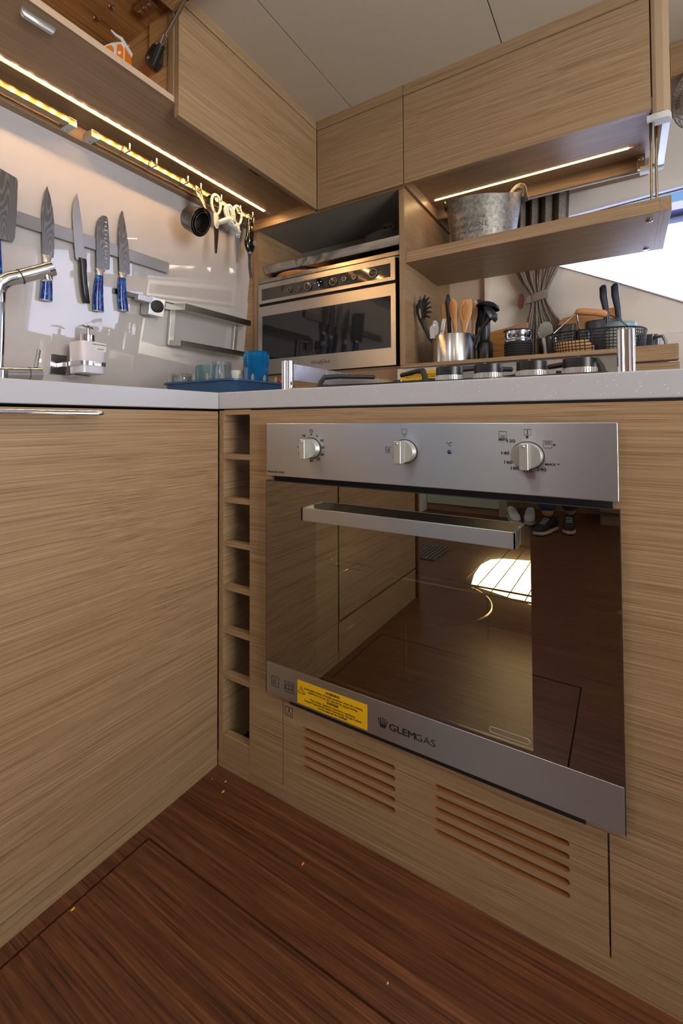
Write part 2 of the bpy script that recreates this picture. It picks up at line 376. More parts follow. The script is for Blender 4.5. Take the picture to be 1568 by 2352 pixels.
def text(name, s, loc, size, R, U, parent, mat, align='CENTER', sx=1.0, bold=0, depth=.0002, label=None):
    cu = bpy.data.curves.new(name, 'FONT'); cu.body = s; cu.size = size; cu.align_x = align; cu.align_y = 'CENTER'; cu.extrude = depth; cu.offset = bold
    cu.resolution_u = 3
    t = bpy.data.objects.new(name+'_tmp', cu); C.objects.link(t)
    dg = bpy.context.evaluated_depsgraph_get(); me = bpy.data.meshes.new_from_object(t.evaluated_get(dg))
    bpy.data.objects.remove(t); me.name = name
    R = Vector(R).normalized(); U = Vector(U).normalized(); N = R.cross(U)
    o = bpy.data.objects.new(name, me); C.objects.link(o); o.parent = parent; b = base_of(o); L = Vector(loc)
    for v in me.vertices: v.co = L + R*(v.co.x*sx) + U*v.co.y + N*v.co.z - b
    me.materials.clear(); me.materials.append(mat)
    if label: o['label'] = label
    return o
def screw(c, axis, parent, r=.006, name='screw'):
    mb = MB().lathe([(r, 0), (r, r*.25), (r*.7, r*.5), (r*.35, r*.5), (r*.3, r*.25)], c, axis, 14)
    return obj(name, mb, chrome, parent, smooth=True)

# ================================================================== THE SETTING
ZC = 1.937
struct('floor', MB().box(-.75, 3.2, -3.6, 1.45, -.03, -.006), plain('floor_gap', (.006, .005, .005), .8))
fl = MB().holed((-.75, 3.2, -3.6, 1.45), [(.025, .67, -.80, -.192)], XY, -.006, 0)
struct('floor', fl, floor_m)
for i, (a, b_) in enumerate([(-.75, -.0595), (-.0565, .4815), (.4845, 1.06), (1.063, 3.2)]):
    struct('ceiling', MB().box(a, b_, -3.6, 1.45, ZC, ZC+.02), ceil_m)
struct('ceiling', MB().box(-.75, 3.2, -3.6, 1.45, ZC+.0145, ZC+.05), plain('ceiling_gap', (.42, .37, .30), .8))
# leaning left wall (glossy panel) in front of the galley, with a side window aft of it
struct('wall_left', MB().prism([(-1.2, .80), (.735, .80), (.735, 1.66), (-1.2, 1.66)], WL, -.02, 0), splash_m)
lowp = [(-1.2, .80), (.745, .80), (.745, 1.291), (.60, 1.287), (.42, 1.281), (.30, 1.273), (.19, 1.263), (.08, 1.252), (-.1, 1.243), (-.4, 1.238), (-1.2, 1.236)]
struct('wall_left', MB().prism(lowp, WL, 0.0002, .003), splash_m)
struct('wall_left', MB().holed((-3.6, -1.2, 0, ZC), [(-2.95, -1.35, .93, 1.77)], YZ, -.74, -.70), white_in)
struct('window_1', MB().holed((-2.98, -1.32, .90, 1.80), [(-2.92, -1.38, .96, 1.74)], YZ, -.705, -.690), beige_m)
wp = struct('window_1', MB().box(-.725, -.721, -2.95, -1.35, .93, 1.77), pane_m)
struct('wall_right', MB().holed((-3.6, 1.45, 0, ZC), [(-2.1, .1, .85, 1.7)], YZ, 3.0, 3.04), white_in)
struct('window_2', MB().box(3.018, 3.022, -2.1, .1, .85, 1.7), pane_m)
struct('wall_rear', MB().box(-.75, 3.2, -3.64, -3.6, 0, ZC), wood_x)
# hull side behind the pass-through: outline of the big hull window
outer = [(-.75, 0), (3.0, 0), (3.0, ZC), (-.75, ZC)]
win = [(.45, 1.440), (.58, 1.374), (.748, 1.291), (.966, 1.178), (1.10, 1.09), (1.30, .98), (1.55, .925), (2.0, .89), (2.62, .885), (2.66, 1.0), (2.66, 1.62), (2.60, 1.66), (.974, 1.592), (.612, 1.571), (.45, 1.563)]
def ring_slab(outer, hole, d0, d1, to3):
    bm = bmesh.new(); mb = MB()
    def loop(pts, d): return [bm.verts.new(to3(u, v, d)) for u, v in pts]
    o0, h0 = loop(outer, d0), loop(hole, d0)
    es = [bm.edges.new((l[i], l[(i+1) % len(l)])) for l in (o0, h0) for i in range(len(l))]
    bmesh.ops.triangle_fill(bm, edges=es, use_beauty=True, use_dissolve=False)
    bm.verts.index_update(); vs = [v.co.copy() for v in bm.verts]; fs = [tuple(v.index for v in f.verts) for f in bm.faces]; bm.free()
    n = len(vs); off = Vector(to3(0, 0, d1))-Vector(to3(0, 0, d0))
    mb.add(vs+[v+off for v in vs], fs+[tuple(i+n for i in reversed(f)) for f in fs])
    no = len(outer)
    for s_, k in ((0, no), (no, len(hole))):
        for i in range(k): a = s_+i; b_ = s_+(i+1) % k; mb.f.append((a, b_, b_+n, a+n))
    return mb
struct('wall_back', ring_slab(outer, win, 1.23, 1.27, XZ), white_in)
cxw, czw = 1.5, 1.28
inner = [(cxw+(x-cxw)*.993, czw+(z-czw)*.975) for x, z in win]
struct('window_3', ring_slab(win, inner, 1.222, 1.262, XZ), plain('window_surround', (.72, .74, .85), .3))
struct('window_3', MB().prism(inner, XZ, 1.248, 1.252), pane_m)
inner2 = [(cxw+(x-cxw)*.9905, czw+(z-czw)*.966) for x, z in win]
struct('trim_1', ring_slab(inner, inner2, 1.243, 1.255, XZ), black)
struct('trim_2', MB().box(.31, .985, 1.205, 1.23, 0, 1.073), white_in, .004)      # step in the hull lining
struct('trim_3', MB().box(.296, .312, 1.19, 1.23, .9, 1.6), white_in, .003)
struct('trim_3', MB().box(.141, .295, 1.215, 1.23, .9, 1.6), plain('cream_lining', (.56, .49, .40), .4))
# the boat moored alongside
struct('wall_left', MB().box(-.80, -.76, -1.2, 1.45, 0, ZC), white_in)
nb = thing('moored_boat', 'white hull of the boat moored outside, cut by a navy rubbing strake', 'boat', (2.5, 4.1, -.8))
obj('hull', MB().loft([((-5, 3.9, .5), .3, 1.4), ((-3, 4.0, .65), .7, 1.55), ((0, 4.1, .70), .9, 1.572), ((8, 4.1, .70), .9, 1.572), ((11, 4.0, .75), .7, 1.52), ((13, 3.9, .8), .3, 1.4)], (0, 1, 0), (0, 0, 1), 40, .16), plain('hull_tinted_blue', (.66, .69, .90), .3), nb, smooth=True)  # white hull coloured bluish so light bounced through the window turns lavender
obj('rubbing_strake', MB().box(-3, 11, 3.165, 3.60, 2.236, 2.292), plain('navy_strake', (.03, .03, .10), .5), nb)

# fittings for the added ceiling downlights
for (lx, ly) in DOWN:
    t = thing('added_downlight_fitting', {(1.25, -.35): 'added recessed downlight in the ceiling over the saloon side of the hob', (1.25, -1.7): 'added recessed downlight in the ceiling by the saloon window', (.25, -1.15): 'added recessed downlight in the ceiling at the end of the sink run', (.25, -2.5): 'added recessed downlight in the ceiling over the standing person'}[(lx, ly)], 'light', (lx, ly, ZC), 'added ceiling downlights')
    obj('bezel', MB().lathe([(.055, 0), (.057, -.004), (.05, -.008), (.046, -.004), (.046, 0)], (lx, ly, ZC), (0, 0, 1), 28), satin, t, smooth=True)

# ================================================================== BASE CABINETS
lc = thing('base_cabinet', 'oak veneered base cabinet of the sink run, chrome pull along its top', 'cabinet', (-.3, -.6, 0))
obj('door', MB().box(-.018, 0, -.5465, -.001, .034, .7935), wood_y, lc, .0012)
o = obj('door', MB().box(-.018, 0, -1.18, -.5555, .131, .7935), wood_y, lc, .0012)
obj('plinth', MB().box(-.018, -.001, -1.18, -.553, .0, .122), wood_y, lc)
obj('plinth', MB().box(-.018, -.0015, -.551, -.0, 0, .0325), wood_y, lc)
obj('carcass', MB().box(-.60, -.0185, -1.18, .70, .0, .785), wood_y, lc)
obj('end_post', MB().box(-.03, .012, -1.20, -1.182, 0.0, .79), plain('brown_edge', (.16, .07, .03), .5), lc)
h = MB().loft([((.022, y, .785), .0105, .0048) for y in (-.62, -.30, -.292)] + [((.020, -.286, .785), .008, .003)], (1, 0, 0), (0, 0, 1), 16, .6)
h.cyl((0, -.33, .784), (.018, -.33, .784), .004); h.cyl((0, -.58, .784), (.018, -.58, .784), .004)
obj('pull_bar', h, chrome, lc, smooth=True)

rk = thing('slot_rack', 'narrow open oak rack with seven slots between the sink run and the oven', 'rack', (.05, .15, 0))
obj('side_panel', MB().box(.0005, .0155, .0012, .30, .033, .795), wood_y, rk, .0008)
obj('back_panel', MB().box(.0155, .095, .30, .31, .033, .795), wood_x, rk)
obj('base_board', MB().box(.0165, .0945, .001, .02, .033, .0745), wood_x, rk, .001)
obj('plinth', MB().box(.0005, .0945, .0006, .02, 0, .0325), wood_x, rk)
for z in (.6975, .600, .5025, .405, .309, .2095):
    obj('slat', MB().box(.0155, .0945, .0015, .018, z-.012, z), wood_x, rk, .001)
obj('slat', MB().box(.0155, .0945, .0015, .02, .785, .7965), wood_x, rk, .001)

oc = thing('oven_cabinet', 'oak cabinet framing the built-in oven, vent slots cut in its lower panel', 'cabinet', (.5, .3, 0))
fr = MB().holed((.0948, .922, .2005, .7945), [(.175, .765, .212, .758)], XZ, 0, .018)
obj('front_frame', fr, wood_x, oc, .001)
obj('lower_panel', MB().box(.0948, .1855, 0, .018, .033, .2003), wood_x, oc, .0008)
obj('lower_panel', MB().box(.7605, .922, 0, .018, .033, .2003), wood_x, oc, .0008)
obj('plinth', MB().box(.0948, .922, .0006, .018, 0, .0325), wood_x, oc)
obj('end_panel', MB().box(.904, .922, .018, .70, 0, .7945), wood_y, oc)
# vent panel with rounded slots
def slot_panel():
    bm = bmesh.new()
    outer = [(.1875, .033), (.7585, .033), (.7585, .2003), (.1875, .2003)]
    loops = [outer]; slots = []
    for (a, b_) in ((.2355, .437), (.5085, .711)):
        for i in range(5):
            z = .1625-.0182*i; r = .0042; pts = []
            for k in range(7): g = PI/2+PI*k/6; pts.append((a+r+r*math.cos(g), z+r*math.sin(g)))
            for k in range(7): g = -PI/2+PI*k/6; pts.append((b_-r+r*math.cos(g), z+r*math.sin(g)))
            loops.append(pts); slots.append(pts)
    es = []
    for lp in loops:
        vs = [bm.verts.new((u, 0.0004, v)) for u, v in lp]; es += [bm.edges.new((vs[i], vs[(i+1) % len(vs)])) for i in range(len(vs))]
    bmesh.ops.triangle_fill(bm, edges=es, use_beauty=True)
    bm.verts.index_update(); mb = MB(); mb.add([v.co.copy() for v in bm.verts], [tuple(v.index for v in f.verts) for f in bm.faces]); bm.free()
    return mb, slots
vp, slots = slot_panel()
vpo = obj('vent_panel', vp, wood_x, oc)
md = vpo.modifiers.new('solid', 'SOLIDIFY'); md.thickness = .0005; md.offset = 0
for pts in slots:
    mb = MB(); n = len(pts)
    mb.add([(u, .0004, v) for u, v in pts]+[(u, .016, v) for u, v in pts]+[(sum(p[0] for p in pts)/n, .014, pts[0][1]-.0034)], [(i, (i+1) % n, n+(i+1) % n, n+i) for i in range(n)]+[tuple(range(n, 2*n))])
    obj('vent_slot', mb, brownslot, vpo)
obj('mark_plate', MB().box(.1945, .212, -.0006, 0, .175, .193), plain('etched_square', (.30, .21, .13), .5), oc)
mb = MB().tube([(.1985, -.0008, .1795), (.2035, -.0008, .1865), (.2085, -.0008, .1795)], .0006, 5).tube([(.2035, -.0008, .1865), (.2035, -.0008, .191)], .0014, 6).tube([(.1965, -.0008, .178), (.2105, -.0008, .178)], .0006, 5)
mb.tube([(.1945, -.0008, .175), (.212, -.0008, .175), (.212, -.0008, .193), (.1945, -.0008, .193)], .0005, 5, True)
obj('flame_mark', mb, ink, oc)
obj('worktop_shadow_gap', MB().box(.0948, .92, .004, .018, .7945, .7985), dark, oc)

# ================================================================== OVEN
ov = thing('oven', 'built-in stainless gas oven with smoked glass door and three dials', 'oven', (.47, 0, .22))
Y0 = -.020
obj('control_panel', MB().box(.160, .7802, Y0, .0, .6590, .7665), steel, ov, .0015)
obj('housing', MB().holed((.168, .772, .214, .760), [(.245, .700, .245, .615)], XZ, -.004, .02), dark, ov)
# cavity
cav = MB(); x0, x1, y1, z0, z1 = .235, .668, .46, .245, .615
cav.add([(x0,.02,z0),(x1,.02,z0),(x1,y1,z0),(x0,y1,z0),(x0,.02,z1),(x1,.02,z1),(x1,y1,z1),(x0,y1,z1)], [(0,1,2,3),(4,7,6,5),(1,5,6,2),(2,6,7,3),(3,7,4,0)])
obj('cavity', cav, plain('enamel_cavity', (.075, .06, .045), .3, bump=(900, .6)), ov)
rack = MB()
zr = .469
rack.tube([(x0+.005, .07, zr), (x1-.005, .07, zr)], .0018, 6).tube([(x0+.005, .085, zr+.006), (x1-.005, .085, zr+.006)], .0016, 6).tube([(x0+.005, .42, zr), (x1-.005, .42, zr)], .0018, 6)
for i in range(15): rack.tube([(x0+.03+i*.029, .07, zr), (x0+.03+i*.029, .42, zr)], .0008, 5)
obj('rack', rack, chrome, ov, smooth=True)
sr = MB()
for z in (.30, .345, .39, .435, .48, .525, .57): sr.tube([(x0+.004, .04, z), (x0+.012, .05, z), (x0+.012, .40, z), (x0+.004, .42, z)], .0016, 5)
obj('side_runners', sr, chrome, ov, smooth=True)
obj('burner_ring', MB().tube([(.385+.142*math.cos(a*PI/24), .305+.142*math.sin(a*PI/24), .345) for a in range(48)], .0018, 6, True).cyl((.385, .163, .245), (.385, .163, .345), .002, 6).cyl((.27, .39, .245), (.27, .39, .345), .002, 6).cyl((.50, .39, .245), (.50, .39, .345), .002, 6), gold_chrome, ov, smooth=True)
obj('lamp', MB().prism([(.447, .350), (.455, .378), (.470, .402), (.492, .417), (.52, .424), (.60, .430), (.664, .432), (.664, .318), (.55, .335)], XZ, .435, .455), lamp_m, ov, .002)
# door
dr = obj('door', MB().box(.160, .7802, Y0, Y0+.014, .2205, .2835), steel, ov, .001, at=None)
dr2 = MB().holed((.1605, .7797, .2837, .6480), [(.279, .667, .2838, .615)], XZ, Y0+.003, Y0+.008)
obj('inner_frame', dr2, plain('black_paint_behind_glass', (.004, .004, .004), .9), dr)
obj('glass', MB().box(.160, .7802, Y0, Y0+.0025, .2836, .6485), oven_glass, dr)
obj('edge_strip', MB().box(.1595, .7806, Y0-.0003, Y0+.003, .6485, .6497).box(.7802, .7812, Y0, Y0+.014, .2205, .6495).box(.159, .160, Y0, Y0+.014, .2205, .6495), plain('dark_edge', (.05, .045, .04), .4, .5), dr)
obj('lower_shadow_gap', MB().box(.2055, .7325, -.001, .002, .2005, .2125), dark, ov)
# handle: open rectangular trough of brushed steel
hy0, hy1, hx0, hx1, hz0, hz1, th = -.056, Y0, .2755, .6605, .5865, .6105, .004
hb = MB().box(hx0, hx1-.006, hy0, hy0+th, hz0, hz1).box(hx0, hx0+th, hy0, hy1, hz0, hz1).box(hx1-.010, hx1-.006, hy0, hy1, hz0, hz1)
obj('handle', hb, steel, dr, .0006)
# band graphics
F = (1, 0, 0); U = (0, 0, 1); yb = Y0-.0004
def frame2(x0_, x1_, z0_, z1_, y, t_=.0006):
    return MB().tube([(x0_, y, z0_), (x1_, y, z0_), (x1_, y, z1_), (x0_, y, z1_)], t_, 5, True)
lb = obj('warning_label', MB().box(.2395, .3935, Y0-.0006, Y0, .2245, .2685), yellow_m, dr)
lb['label'] = 'yellow warning label'
yl = Y0-.0008
text('lettering', 'WARNING', (.321, yl, .2630), .0056, F, U, lb, ink, sx=1.15, bold=.0001)
text('lettering', 'Avoid asphyxiation. Provide ventilation when the cooking\nappliance is in use. Do not use for space heating.', (.320, yl, .2545), .0049, F, U, lb, ink, sx=1.13)
text('lettering', 'DANGER', (.321, yl, .2455), .0056, F, U, lb, ink, sx=1.15, bold=.0001)
text('lettering', "Pour éviter l'asphyxie. Assurez la ventilation\nlorsque l'appareil de cuisson fonctionne. Ne pas l'utiliser\ncomme appareil de chauffage.", (.320, yl, .2345), .0049, F, U, lb, ink, sx=1.13)
mb = MB().tube([(.2415, yl, .2455), (.2575, yl, .2455), (.2495, yl, .2585)], .0007, 5, True).box(.2492, .2498, yl-.0002, yl+.0001, .2485, .2545).box(.2492, .2498, yl-.0002, yl+.0001, .2465, .2475).box(.285, .357, yl-.0001, yl+.0001, .24895, .24915)
obj('warning_triangle', mb, ink, lb)
mb = frame2(.1745, .1925, .2385, .2575, yb); mb.tube([(.1775, yb, .2435), (.1895, yb, .2435), (.1835, yb, .2545)], .0007, 5, True).box(.1832, .1838, yb-.0002, yb, .2455, .2510)
obj('triangle_mark', mb, ink, dr)
mb = frame2(.2080, .2285, .2375, .2570, yb); mb.tube([(.2105, yb, .2425), (.2115, yb, .2515), (.2165, yb, .2525), (.2183, yb, .2505), (.2200, yb, .2525), (.2250, yb, .2515), (.2260, yb, .2425), (.2200, yb, .2430), (.2183, yb, .2415), (.2165, yb, .2430)], .0006, 5, True).tube([(.2183, yb, .2505), (.2183, yb, .2415)], .0005, 5)
obj('manual_mark', mb, ink, dr)
# crown and brand lettering
cw = MB()
cw.prism([(.4190, .2400), (.4290, .2400), (.4300, .2440), (.4180, .2440)], XZ, yb-.0002, yb)
for i, (bx, tx, h_) in enumerate([(.4185, .4155, .0085), (.4210, .4194, .0105), (.4240, .4240, .0115), (.4270, .4286, .0105), (.4295, .4325, .0085)]):
    cw.prism([(bx-.0010, .2438), (bx+.0010, .2438), (tx+.0006, .2438+h_), (tx-.0006, .2438+h_)], XZ, yb-.0002, yb)
    cw.lathe([(.0011, 0), (.0011, .0003)], (tx, yb+.0001, .2443+h_), (0, -1, 0), 10)
obj('crown_mark', cw, ink, dr)
for k_, (ox, oz) in enumerate(((0, 0), (.0004, .0002), (.0008, 0), (.0004, -.0002))): text('lettering', 'GLEM', (.4350+ox, yb-.00002*k_, .2455+oz), .0158, F, U, dr, ink, 'LEFT', 1.26)
text('lettering', 'GAS', (.4830, yb, .2455), .0158, F, U, dr, ink, 'LEFT', 1.24, -.00014)
mb = MB(); pts = []
for k in range(24):
    g = 2*PI*k/24; cx_ = .634+(.024 if math.cos(g) > 0 else -.024); pts.append((cx_+.005*math.cos(g), Y0-.0002, .3005+.0042*math.sin(g)))
mb.tube(pts, .0006, 5, True)
obj('oval_window_mark', mb, satin, dr)
# panel graphics, dials
yp = Y0-.0004
text('lettering', 'MADE IN ITALY', (.1635, yp, .6675), .0052, F, U, ov, ink, 'LEFT', 1.25)
def dial(cx_, r, name, lab):
    zc = .7178
    k = obj('dial', MB().lathe([(r*1.03, 0), (r*1.03, .004), (r, .005), (r, .013), (r*.96, .0145)], (cx_, Y0, zc), (0, -1, 0), 40, 1.0, .885), satin, ov, smooth=True)
    g = MB().prism([(cx_-r*.30, zc-r*.90), (cx_+r*.28, zc-r*.90), (cx_+r*.28, zc+r*.88), (cx_-r*.30, zc+r*.88)], XZ, Y0-.031, Y0-.0145)
    obj('grip', g, satin, k, .0012)
    obj('pointer_dot', MB().ball((cx_+.0, Y0-.031, zc+r*.68), r*.10), satin, k, smooth=True)
    obj('collar', MB().lathe([(r*1.10, 0), (r*1.10, .0012)], (cx_, Y0, zc), (0, -1, 0), 40, 1, .885), rubber, k, smooth=True)
dial(.2733, .0210, 'timer', ''); dial(.4688, .0212, 'light', ''); dial(.6652, .0214, 'temp', '')
def num(s_, x, z, size=.0068): text('lettering', s_, (x, yp, z), size, F, U, ov, ink, 'CENTER', 1.35, .00012)
for s_, x, z in [('55', .2561, .7416), ('5', .2876, .7412), ('50', .2470, .7322), ('10', .2976, .7331), ('45', .2438, .7193), ('15', .3006, .7199), ('40', .2459, .7066), ('20', .2990, .7063), ('35', .2554, .6976), ('25', .2904, .6973), ('30', .2731, .6937)]: num(s_, x, z, .0062)
obj('clock_mark', MB().tube([(.2733+.0034*math.cos(a*PI/10), yp, .7511+.0031*math.sin(a*PI/10)) for a in range(20)], .0004, 5, True).tube([(.2733, yp, .7531), (.2733, yp, .7511), (.2746, yp, .7504)], .0004, 5), ink, ov)
for x_, z_, r__ in ((.2733, .7444, .0016), (.6651, .7450, .0020)): obj('dot_mark', MB().lathe([(r__, 0), (r__, .0004)], (x_, Y0, z_), (0, -1, 0), 12), ink, ov)
obj('square_mark', frame2(.4640, .4728, .7478, .7558, yp, .0004).tube([(.4666, yp, .7427), (.4706, yp, .7427), (.4706, yp, .7463), (.4666, yp, .7463)], .0004, 5, True), ink, ov)
mb = frame2(.4328, .4440, .7145, .7250, yp, .0004); mb.tube([(.4384+.0018*math.cos(a*PI/6), yp, .7190+.0026*math.sin(a*PI/6)) for a in range(12)], .0004, 4, True)
for a in range(5):
    g = PI*a/4; mb.tube([(.4384+.0034*math.cos(g), yp, .7200+.0026*math.sin(g)), (.4384+.0045*math.cos(g), yp, .7200+.0038*math.sin(g))], .0003, 4)
obj('lamp_mark', mb, ink, ov)
for s_, x, z in [('130', .6416, .7388), ('140', .6332, .7202), ('160', .6374, .7066), ('180', .6467, .6979), ('210', .6650, .6950), ('240', .6841, .6979)]: num(s_, x, z, .0066)
num('MIN', .6302, .7405, .0050); num('MAX *', .6985, .7059, .0050); text('lettering', '°C', (.5466, yp, .7314), .0085, F, U, ov, ink, 'CENTER', 1.1)
mb = frame2(.6248, .6358, .7432, .7532, yp, .0004).box(.6268, .6338, yp-.0001, yp+.0001, .7445, .7450)
for i in range(3): mb.tube([(.6278+i*.0022, yp, .7458), (.6286+i*.0022, yp, .7476)], .0004, 4)
obj('base_heat_mark', mb, ink, ov)
obj('thermometer_mark', MB().tube([(.6610, yp, .7478), (.6706, yp, .7478), (.6706, yp, .7565), (.6610, yp, .7565)], .0004, 5, True).tube([(.6658, yp, .7492), (.6658, yp, .7552)], .0009, 6), ink, ov)
mb = MB().tube([(.6870, yp, .7297), (.6985, yp, .7297), (.6985, yp, .7397), (.6870, yp, .7397)], .0004, 5, True).box(.6888, .6967, yp-.0001, yp+.0001, .7374, .7380)
for i in range(4): mb.tube([(.6895+i*.002, yp, .7346), (.6903+i*.002, yp, .7364)], .0004, 4)
obj('grill_mark', mb, ink, ov)
mb = MB()
for i in range(4):
    g = PI*i/4; mb.tube([(.7015-.0018*math.cos(g), yp, .7343-.0016*math.sin(g)), (.7015+.0018*math.cos(g), yp, .7343+.0016*math.sin(g))], .0004, 4)
obj('star_mark', mb, ink, ov)
obj('indicator_light', MB().lathe([(.0034, 0), (.0034, .001), (.0026, .0022), (.001, .003)], (.5469, Y0, .7194), (0, -1, 0), 16), plain('dark_blue_lens', (.01, .02, .06), .1), ov, smooth=True)

# ================================================================== WORKTOPS
wa = tag(obj('worktop', MB().box(-.66, -.0008, -1.2, .735, .7985, .8368), stone_m, bevel=.0025, at=(-.3, -.3, .7985)), 'speckled pale grey worktop slab over the sink run', 'worktop')
wb = tag(obj('worktop', MB().box(.0004, .932, -.0008, .735, .7985, .8368), stone_m, bevel=.0025, at=(.46, .35, .7985)), 'speckled pale grey worktop slab carrying the gas hob', 'worktop')
hatch = tag(obj('floor_hatch', MB().box(.029, .6665, -.7965, -.1955, -.006, -.0002), floor_m, at=(.35, -.5, -.006)), 'large square lift-out hatch of dark planks in the floor', 'hatch')
for i, (x, y, s_, m_) in enumerate([(.066, -.047, .004, yellow_m), (.050, -.025, .0026, cream_p), (.30, -.085, .0034, orange_c), (.035, -.335, .0036, yellow_m), (.02, -.035, .002, orange_c), (.50, -.16, .002, cream_p)]):
    t = obj('crumb', MB().ball((x, y, s_*.25), s_*.75, 1.4, .7, .35, 7), m_, at=(x, y, 0))
    tag(t, ['yellow crumb on the floor in front of the rack', 'pale crumb on the floor nearest the rack plinth', 'orange crumb on the floor below the vent slots', 'yellow crumb on the seam of the floor hatch', 'tiny orange speck on the floor in the cabinet corner', 'tiny pale speck on the floor in front of the oven'][i], 'crumb', 'crumbs on the floor')

# ================================================================== UPPER CABINETS, SINK RUN
uz = 1.634
ul = thing('wall_cabinet', 'long oak wall cabinet over the sink run with its aft flap raised open', 'cabinet', (-.4, -.2, 1.59))
obj('door', MB().box(-.230, -.212, .054, .6985, 1.59, 1.900), wood_y, ul, .0012)
obj('top_trim', MB().box(-.230, -.2125, -1.2, .6985, 1.903, ZC), wood_y, ul)
bp_ = MB().holed((-.545, -.231, -1.2, .73), [(-.458, -.446, -1.15, .71), (-.292, -.287, .405, .455)], XY, uz-.002, 1.648)
obj('bottom_panel', bp_, wood_y, ul)
obj('bottom_cover', MB().box(-.545, -.26, -1.2, .73, 1.648, 1.652), wood_y, ul)
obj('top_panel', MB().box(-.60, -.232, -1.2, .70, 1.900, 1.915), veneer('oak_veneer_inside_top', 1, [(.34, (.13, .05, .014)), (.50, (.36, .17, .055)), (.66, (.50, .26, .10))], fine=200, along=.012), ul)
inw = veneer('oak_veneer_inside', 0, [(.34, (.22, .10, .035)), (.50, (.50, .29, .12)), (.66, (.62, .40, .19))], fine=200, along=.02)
obj('divider', MB().box(-.341, -.2505, .055, .073, 1.652, 1.90).box(-.56, -.341, .062, .073, 1.652, 1.90), inw, ul, .0005)
obj('divider_edge', MB().box(-.2505, -.231, .050, .0725, 1.648, 1.90), wood_z, ul)
obj('back_panel', MB().box(-.60, -.56, -1.2, .70, 1.60, 1.90), inw, ul)
obj('front_lip', MB().box(-.2312, -.2300, -1.2, .054, uz-.003, 1.648), veneer('pale_edge', 1, [(.3, (.40, .27, .18)), (.7, (.55, .42, .31))]), ul)
obj('batten', MB().box(-.578, -.547, -1.2, .728, 1.592, uz-.002), wood_y, ul, .001)
# raised flap
fx0, fz0 = -.226, 1.893
def FL(u, v, d): return (fx0+u*.995+d*.10, v, fz0-u*.10+d*.995)
fl_ = obj('raised_flap', MB().prism([(0, -.95), (.29, -.95), (.29, .050), (0, .050)], FL, -.018, 0), inw, ul, .0008)
# flap stay
st = MB()
pts = [(-.318+.0, 1.770)]
plate = [(-.272, 1.800), (-.285, 1.812), (-.305, 1.817), (-.325, 1.810), (-.339, 1.795), (-.338, 1.775), (-.325, 1.760), (-.300, 1.742), (-.275, 1.75)]
sb = obj('stay_bracket', MB().prism(plate, XZ, .040, .053), plain('black_bracket', (.03, .022, .016), .4), ul, .0015)
obj('stay_barrel', MB().cyl((-.296, .034, 1.746), (-.260, .034, 1.790), .0115, 20), plain('black_barrel', (.012, .014, .014), .25), sb, smooth=True)
rod = MB().cyl((-.262, .036, 1.788), (-.242, .034, 1.808), .0075, 12).cyl((-.246, .036, 1.804), (-.155, .034, 1.867), .0045, 12)
obj('stay_rod', rod, chrome, sb, smooth=True)
screw((-.322, .040, 1.785), (0, -1, 0), sb, .006); screw((-.262, .022, 1.786), (0, -1, 0), sb, .004)
obj('rod_end', MB().cyl((-.160, .034, 1.864), (-.146, .034, 1.874), .0065, 10), black, sb)
for x, y in ((-.377, -.034), (-.447, -.036)): screw((x, y, 1.900), (0, 0, -1), ul, .0085)
hg = obj('hinge', MB().box(-.325, -.262, -.008, .026, 1.886, 1.900), plain('hinge_brass', (.30, .16, .07), .4, .7), ul, .002)
for x in (-.312, -.292, -.274): screw((x, .008, 1.886), (0, 0, -1), hg, .0055)
# catch on the underside
ct = obj('catch', MB().loft([((-.264, -.300, uz-.006), .004, .006), ((-.264, -.295, uz-.009), .006, .009), ((-.260, -.240, uz-.009), .006, .009), ((-.260, -.236, uz-.006), .005, .006)], (1, 0, 0), (0, 0, 1), 12, .7), satin, ul, smooth=True)
# LED profile in the underside
ld = thing('led_strip_light', 'warm LED strip glowing under the cabinet of the sink run', 'light', (-.45, -.2, uz), 'under-cabinet LED strips')
obj('diffuser', MB().box(-.4565, -.4475, -1.15, .668, uz-.003, uz+.002), led_w, ld)
obj('amber_edge', MB().box(-.4605, -.4570, -1.15, .668, uz-.0025, uz+.002), led_y, ld)
obj('end_cap', MB().box(-.4595, -.4475, .669, .710, uz-.003, uz+.002), plain('pale_cap', (.55, .38, .28), .5), ld)

# orange packet in the open cabinet
pk = thing('food_carton', 'orange and white carton with an open lid inside the open cabinet', 'carton', (-.405, .004, 1.652))
ca_, sa_ = math.cos(math.radians(30)), math.sin(math.radians(30))
def PK(u, v, d): return (-.405+u*ca_-d*sa_, .004+u*sa_+d*ca_, 1.652+v*.80)
obj('box', MB().prism([(-.044, 0), (.024, 0), (.026, .200), (.018, .216), (-.010, .214), (-.040, .200)], PK, -.02, .022), white_c, pk, .002)
obj('orange_panel', MB().prism([(-.034, .10), (-.003, .09), (-.003, .190), (-.009, .203), (-.022, .201), (-.032, .188)], PK, -.0208, -.0200), orange_c, pk)
obj('orange_panel', MB().prism([(.003, .085), (.0235, .085), (.0245, .192), (.017, .206), (.006, .204)], PK, -.0208, -.0200), orange_c, pk)
obj('side_panel', MB().prism([(.0262, .02), (.0268, .02), (.0268, .198), (.0262, .198)], PK, -.018, .019), orange_c, pk)
lid = MB().tube([PK(.020, .214, .0), PK(.030, .222, .0)], .001, 4)
lid.prism([(.026, .195), (.030, .212), (.020, .232), (.002, .246), (-.012, .262), (-.014, .258), (-.002, .240), (.014, .224), (.022, .208)], PK, -.018, .020)
obj('lid_flap', lid, white_c, pk)
obj('red_spot', MB().prism([(-.0025, .09), (.0035, .09), (.0035, .108), (-.0025, .108)], PK, -.0210, -.0202), red_p, pk)
R_ = Vector(PK(1, 0, 0))-Vector(PK(0, 0, 0))
